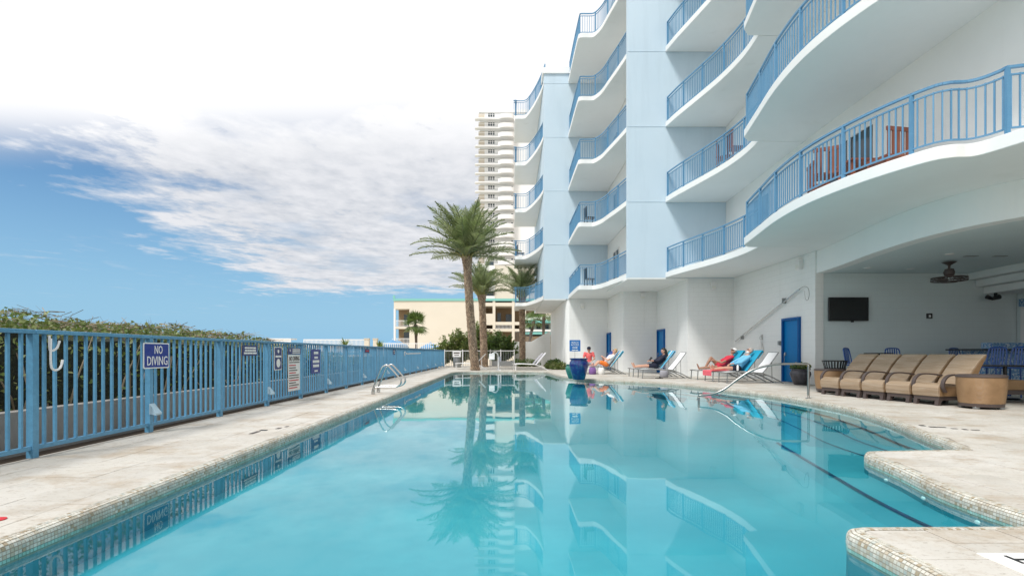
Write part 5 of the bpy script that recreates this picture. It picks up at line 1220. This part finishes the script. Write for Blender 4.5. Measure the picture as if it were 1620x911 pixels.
for s in (-1, 1): part('cover', MB().box(-.008, .008, 0, s * .12, -.08, .08).xf(Matrix.Rotation(R(35), 4, 'Y') @ Matrix.Rotation(R(-18 * s), 4, 'Z')), 'black', bk); part('pages', MB().box(.009, .018, s * .002, s * .11, -.07, .07).xf(Matrix.Rotation(R(35), 4, 'Y') @ Matrix.Rotation(R(-18 * s), 4, 'Z')), 'white_cloth', bk)
def bag_(name, label, x, y, m, w=.17, h=.32):
    b = thing(name, label, 'bag', (x, y, 0)); part('body', MB().lathe([(w * .8, 0), (w, .04), (w * 1.02, h * .6), (w * .8, h), (w * .7, h + .01), (w * .7, h * .9), (0, h * .88)], 14), m, b, smooth=True, auto=50)
    part('strap', MB().tube(smooth_poly([(-w * .5, 0, h * .95), (-w * .3, 0, h * 1.35), (w * .3, 0, h * 1.35), (w * .5, 0, h * .95)], 4), .01, 5), m, b); return b
bag_('beach_bag', 'purple bag on the deck below the man in a coral shirt', 3.98, 25.0, 'purple'); bag_('beach_bag', 'pale cloth bag on the deck right of the purple bag', 4.38, 24.95, 'white_cloth', .15, .3)
bag_('beach_bag', 'grey patterned bag lying against the seat of the reading woman', 6.45, 22.05, 'grey_cloth', .18, .3)['label'] = 'grey patterned bag on the deck beside the reading woman'
sh = thing('sandals', 'pair of dark sandals on the deck below the reading woman', 'sandals', (5.95, 21.0, 0))
for s in (-.08, .08): o_ = part('sandal', MB().prism([(-.13, s - .035), (.0, s - .045), (.12, s - .04), (.14, s), (.12, s + .04), (0, s + .04), (-.13, s + .035)], 0, .03), 'black', sh); part('strap', MB().tube([(.03, s - .04, .02), (.05, s, .07), (.03, s + .04, .02)], .012, 5), 'black', o_)
bt = thing('water_bottle', 'clear white water bottle held beside the bearded man', 'bottle', (7.98, 18.58, .38)); part('body', MB().lathe([(.035, 0), (.037, .02), (.037, .16), (.015, .2), (.015, .22), (0, .22)], 12), 'white_metal', bt, smooth=True, auto=40); part('lid', MB().lathe([(.017, .221), (.017, .245), (0, .245)], 10), 'sign_bright', bt)
bt['label'] = 'white water bottle standing between the two occupied loungers'

# ------------------------------------------------------------------ urns, pots and the beach access sign
def urn(name, label, x, y, H, r, m, top=.78):
    u = thing(name, label, 'urn', (x, y, 0)); prof = [(r * .55, 0), (r * .62, .02), (r * .86, H * .4), (r * 1.0, H * .68), (r * .95, H * .82), (r * .84, H * .9), (r * .84, H * .925), (r * .95, H * .95), (r * .96, H * 1.0), (r * .84, H), (r * .8, H * .95), (r * .8, H * .9)]
    part('bowl', MB().lathe(prof, 32), m, u, smooth=True, auto=45); part('soil', MB().lathe([(0, H * .89), (r * .81, H * .89), (r * .8, H * .9), (0, H * .91)], 20), 'soil', u); return u
g = G(914, 600); ub = urn('urn', 'large glazed cobalt blue urn at the pool edge', g.x + .03, g.y - .1, .80, .36, 'pot_blue')
urn('urn', 'green glazed urn half hidden behind the blue one', g.x - .10, g.y + .6, .56, .3, 'pot_green')
s, put, wd = sign('sign', 'small blue BEACH ACCESS sign with an arrow on a stake in the blue urn', g.y - .12, 1.27, .41, .42, 'sign_bright', radius=.012, x=g.x - .12, rz=0)
put('BEACH', .0, .12, .25, .07); put('ACCESS', .0, .03, .29, .075)
part('arrow', MB().box(-.10, .05, -.010, -.004, -.088, -.062).add([(.05, -.009, -.045), (.05, -.009, -.105), (.11, -.009, -.075), (.05, -.004, -.045), (.05, -.004, -.105), (.11, -.004, -.075)], [(0, 1, 2), (5, 4, 3), (0, 3, 4, 1), (1, 4, 5, 2), (2, 5, 3, 0)]), 'sign_white', s); wd(0, -.165, .22, .03, 2)
part('stake', MB().box(-.012, .012, .005, .02, -.55, .2), 'steel', s)
rr_ = urn('plant_pot', 'round charcoal glazed pot of yellow flowers by the near blue door', 9.15, 16.75, .50, .30, 'pot_dark'); rr_['category'] = 'plant pot'
def flowers(px, z):
    t = thing('flowering_plant', 'small bushy plant with yellow flowers in the charcoal pot', 'plant', px); f_ = MB(); y_ = MB(); s_ = MB()
    leaves(f_, (0, 0, .12), (.30, .28, .13), 420, .07, .5); leaves(y_, (0, 0, .17), (.30, .28, .10), 110, .045, .8)
    for k in range(9): s_.tube([(0, 0, 0), (rng.uniform(-.2, .2), rng.uniform(-.2, .2), .18)], .006, 4)
    part('foliage', f_, 'leaf_dark', t, kind='stuff'); part('blossom', y_, 'yellow', t, kind='stuff'); part('stem', s_, 'leaf', t)
flowers((9.15, 16.75, .45), 0)
# lift and bin at the far end
pl = thing('pool_lift', 'white pool lift post with a seat arm at the far pool edge', 'pool lift', (-.48, 30.2, 0))
part('post', MB().tube([(0, 0, 0), (0, 0, .75)], .05, 10), 'white_metal', pl); part('arm', MB().tube(smooth_poly([(0, 0, .72), (-.05, -.1, .95), (-.2, -.3, 1.02), (-.4, -.4, .9)], 4), .03, 8), 'white_metal', pl); part('seat', MB().box(-.52, -.2, -.55, -.2, .62, .68).box(-.52, -.2, -.22, -.18, .68, .95), 'white_metal', pl, bevel=.015); part('foot', MB().box(-.15, .15, -.2, .3, 0, .06), 'white_metal', pl, bevel=.01); part('battery', MB().box(.04, .16, -.06, .06, .5, .8), 'grey_cloth', pl, bevel=.01)
bn = thing('litter_bin', 'dark grey bin with a white notice standing in the far left corner', 'bin', (-3.45, 37.2, 0)); part('body', MB().lathe([(.24, 0), (.27, .05), (.27, .75), (.24, .8), (0, .8)], 20), 'dark_steel', bn, smooth=True, auto=40); part('lid', MB().lathe([(.29, .8), (.27, .86), (.12, .95), (0, .96)], 20), 'brown_frame', bn, smooth=True, auto=40); part('notice', MB().box(-.28, .28, -.33, -.31, .72, 1.12), 'white_metal', bn); part('notice_print', MB().box(-.2, .2, -.335, -.331, .95, 1.04).box(-.16, .16, -.335, -.331, .82, .87), 'print', bn)

# ------------------------------------------------------------------ wicker seats and drums (local: front at x=0, facing -x)
def wicker_seat(label, loc, rz, first=True, right_arm=False):
    t = thing('wicker_chair', label, 'wicker chair', loc, rz, 'row of wicker chairs'); w = .268
    seat = [(.03, .17), (.80, .17), (.80, .36), (.62, .385), (.30, .415), (.12, .42), (.05, .40), (.015, .34), (.01, .26)]
    part('seat', MB().prof_y(seat, -w, w), 'wicker_pale', t, bevel=.012)
    part('side_panel', MB().prof_y([(.06, .18), (.80, .18), (.80, .34), (.06, .36)], -w - .006, -w + .004), 'wicker', t); part('side_panel', MB().prof_y([(.06, .18), (.80, .18), (.80, .34), (.06, .36)], w - .004, w + .006), 'wicker', t)
    bk_ = [(.60, .39), (.68, .52), (.80, .68), (.94, .84), (1.06, .945), (1.12, .975), (1.15, .955), (1.12, .90), (1.02, .74), (.93, .56), (.86, .36), (.80, .30), (.62, .30)]
    part('backrest', MB().prof_y(bk_, -w, w), 'wicker_pale', t, bevel=.012); part('back_edge', MB().prof_y([(x + .03, z - .015) for x, z in bk_[:5]] + [(1.13, .94), (1.10, .89), (1.0, .73), (.9, .55), (.83, .36)], -w - .007, -w + .003), 'wicker', t)
    part('base', MB().box(.05, .82, -w + .01, w - .01, .10, .168), 'brown_frame', t)
    for x in (.08, .76):
        for y in (-w + .05, w - .05): part('leg', MB().add([(x - .035, y - .04, .10), (x + .035, y - .04, .10), (x + .035, y + .04, .10), (x - .035, y + .04, .10), (x - .05, y - .035, 0), (x + .015, y - .035, 0), (x + .015, y + .035, 0), (x - .05, y + .035, 0)], [(0, 1, 2, 3), (7, 6, 5, 4), (0, 4, 5, 1), (1, 5, 6, 2), (2, 6, 7, 3), (3, 7, 4, 0)]), 'brown_frame', t)
    def arm(y):
        pts = smooth_poly([(.10, y, .25), (.04, y, .36), (.06, y, .48), (.16, y, .575), (.32, y, .60), (.55, y, .585), (.74, y, .56)], 4); m = MB(); hw = .035
        for p in pts: m.v += [(p.x, p.y - hw, p.z), (p.x, p.y + hw, p.z)]
        nn = len(pts)
        for i, p in enumerate(pts):
            d = (pts[min(i + 1, nn - 1)] - pts[max(i - 1, 0)]).normalized(); q_ = p - Vector((d.z, 0, -d.x)) * -.028; m.v += [(q_.x, q_.y - hw, q_.z), (q_.x, q_.y + hw, q_.z)]
        for i in range(nn - 1):
            a, b_ = 2 * i, 2 * nn + 2 * i
            m.f += [(a, a + 1, a + 3, a + 2), (b_, b_ + 2, b_ + 3, b_ + 1), (a, a + 2, b_ + 2, b_), (a + 1, b_ + 1, b_ + 3, a + 3)]
        m.f += [(0, 2 * nn, 2 * nn + 1, 1), (2 * nn - 2, 2 * nn - 1, 4 * nn - 1, 4 * nn - 2)]
        part('arm', m, 'brown_frame', t)
    arm(w - .0)
    if right_arm: arm(-w - .06)
    return t
ang = R(10.2); p0 = Vector((7.64, 12.78, 0)); st_ = Vector((math.sin(ang), -math.cos(ang), 0)) * .605
labs = ['wicker chair farthest from the camera, beside the wicker drum with the basket', 'second wicker chair from the far end of the row', 'middle wicker chair of the row of five', 'fourth wicker chair of the row, next to the nearest one', 'nearest wicker chair of the row with a curved arm beside the big wicker drum']
for k in range(5): wicker_seat(labs[k], p0 + st_ * k, ang, right_arm=(k == 4))
def drum(label, x, y, r=.40, h=.62):
    d = thing('wicker_drum', label, 'side table', (x, y, 0)); part('body', MB().lathe([(r * .88, .1), (r * .93, .25), (r * .97, .42), (r * .97, h - .05), (r * .9, h - .05), (0, h - .06)], 36), 'wicker', d, smooth=True, auto=40)
    part('top', MB().lathe([(0, h - .048), (r * .99, h - .048), (r * 1.0, h - .035), (r * .98, h - .01), (r * .9, h), (0, h)], 36), 'brown_frame', d, smooth=True, auto=40); part('base', MB().lathe([(0, .04), (r * .86, .04), (r * .88, .098), (0, .098)], 32), 'brown_frame', d, auto=40, smooth=True)
    for a in (.6, 2.2, 3.75, 5.3): part('foot', MB().box(-.045, .045, -.035, .035, 0, .05).xf(Matrix.Translation((r * .74 * math.cos(a), r * .74 * math.sin(a), 0))), 'dark_steel', d, bevel=.012)
    return d
drum('round wicker drum table with a dark top nearest the camera', 8.58, 9.72, .37, .61); drum('round wicker drum table under the black basket at the far end', 8.25, 13.65, .40, .60)
bs = thing('basket', 'round black slatted basket on the far wicker drum', 'basket', (8.33, 13.65, .60)); part('rim', MB().lathe([(.26, .18), (.29, .18), (.29, .21), (.26, .21), (.26, .18)], 28), 'black', bs); part('floor', MB().lathe([(0, 0), (.24, 0), (.24, .02), (0, .02)], 24), 'black', bs)
for k in range(24): a = k * math.pi / 12; part('slat', MB().bar((.23 * math.cos(a), .23 * math.sin(a), .015), (.272 * math.cos(a), .272 * math.sin(a), .185), .022, .008, (math.cos(a), math.sin(a), 0)), 'black', bs)
ch = thing('wicker_lounge', 'low wicker lounge seat at the right edge behind the near drum', 'wicker lounge', (10.25, 11.0, 0)); part('seat', MB().prof_y([(-.55, .26), (1.3, .26), (1.3, .36), (.6, .42), (.0, .46), (-.45, .44), (-.58, .38)], -.35, .35), 'wicker', ch, bevel=.02); part('base', MB().box(-.5, 1.25, -.32, .32, .17, .258), 'brown_frame', ch)
for x in (-.4, 1.15):
    for y in (-.27, .27): part('leg', MB().box(x - .035, x + .035, y - .035, y + .035, 0, .168), 'brown_frame', ch)
# blue metal chairs, bar tables and the bar
def bar_chair(label, x, y, rz, sh=.66):
    t = thing('bar_chair', label, 'chair', (x, y, 0), rz, 'blue metal chairs'); 
    for sx in (-1, 1):
        part('leg', MB().tube([(sx * .21, -.2, 0), (sx * .185, -.17, sh)], .017, 6), 'navy_metal', t); part('leg', MB().tube(smooth_poly([(sx * .21, .24, 0), (sx * .19, .19, sh), (sx * .19, .22, sh + .25), (sx * .17, .25, sh + .42)], 3), .017, 6), 'navy_metal', t)
    part('seat', MB().box(-.2, .2, -.19, .2, sh - .015, sh + .015), 'navy_metal', t, bevel=.012)
    part('top_rail', MB().tube(smooth_poly([(-.17, .25, sh + .40), (-.14, .26, sh + .46), (0, .265, sh + .475), (.14, .26, sh + .46), (.17, .25, sh + .40)], 4), .019, 6), 'navy_metal', t)
    for k in range(5): x_ = -.11 + k * .055; part('back_slat', MB().bar((x_, .2, sh + .03), (x_, .258, sh + .455), .03, .008, (0, 1, 0)), 'navy_metal', t)
    part('footrest', MB().tube([(-.2, -.19, .22), (.2, -.19, .22), (.205, .22, .22), (-.205, .22, .22), (-.2, -.19, .22)], .012, 5), 'navy_metal', t); return t
def at(px, Y): return (px - VX) * Y / FPX
bar_chair('blue metal chair left of the small round table by the lounge wall', at(1354, 15.2), 15.2, R(35)); bar_chair('blue metal chair right of the small round table by the lounge wall', at(1416, 15.6), 15.6, R(-20)); bar_chair('blue metal chair alone by the lounge wall left of the bar', at(1523, 15.4), 15.4, R(10))
bar_chair('blue metal chair at the left end of the mosaic bar', at(1568, 12.6), 12.6, R(-70)); bar_chair('blue metal chair in front of the mosaic bar at the right edge', at(1606, 12.2), 12.2, R(-70))
def round_table(label, x, y, h, r): 
    t = thing('round_table', label, 'table', (x, y, 0)); part('tabletop', MB().lathe([(0, h - .03), (r, h - .03), (r + .005, h - .015), (r, h), (0, h)], 32), 'counter', t); part('column', MB().tube([(0, 0, .03), (0, 0, h - .03)], .035, 8), 'black', t); part('base', MB().lathe([(0, 0), (.26, 0), (.24, .03), (0, .035)], 24), 'black', t)
round_table('small round dark table between blue chairs by the lounge wall', at(1390, 15.5), 15.5, 1.0, .36); round_table('low dark round table in front of the mosaic bar', at(1590, 11.6), 11.6, .74, .55)
br = thing('bar_counter', 'lounge bar faced with blue mosaic under a black counter', 'bar counter', (14, 14.4, 0)); part('front', MB().box(12.35, 15.9, 13.9, 14.6, 0, 1.06), 'blue_mosaic', br, world=True); part('counter', MB().box(11.95, 15.95, 13.45, 14.65, 1.062, 1.105), 'counter', br, world=True, bevel=.006); part('back_ledge', MB().box(12.9, 15.95, 14.3, 14.62, 1.107, 1.27), 'blue_mosaic', br, world=True)
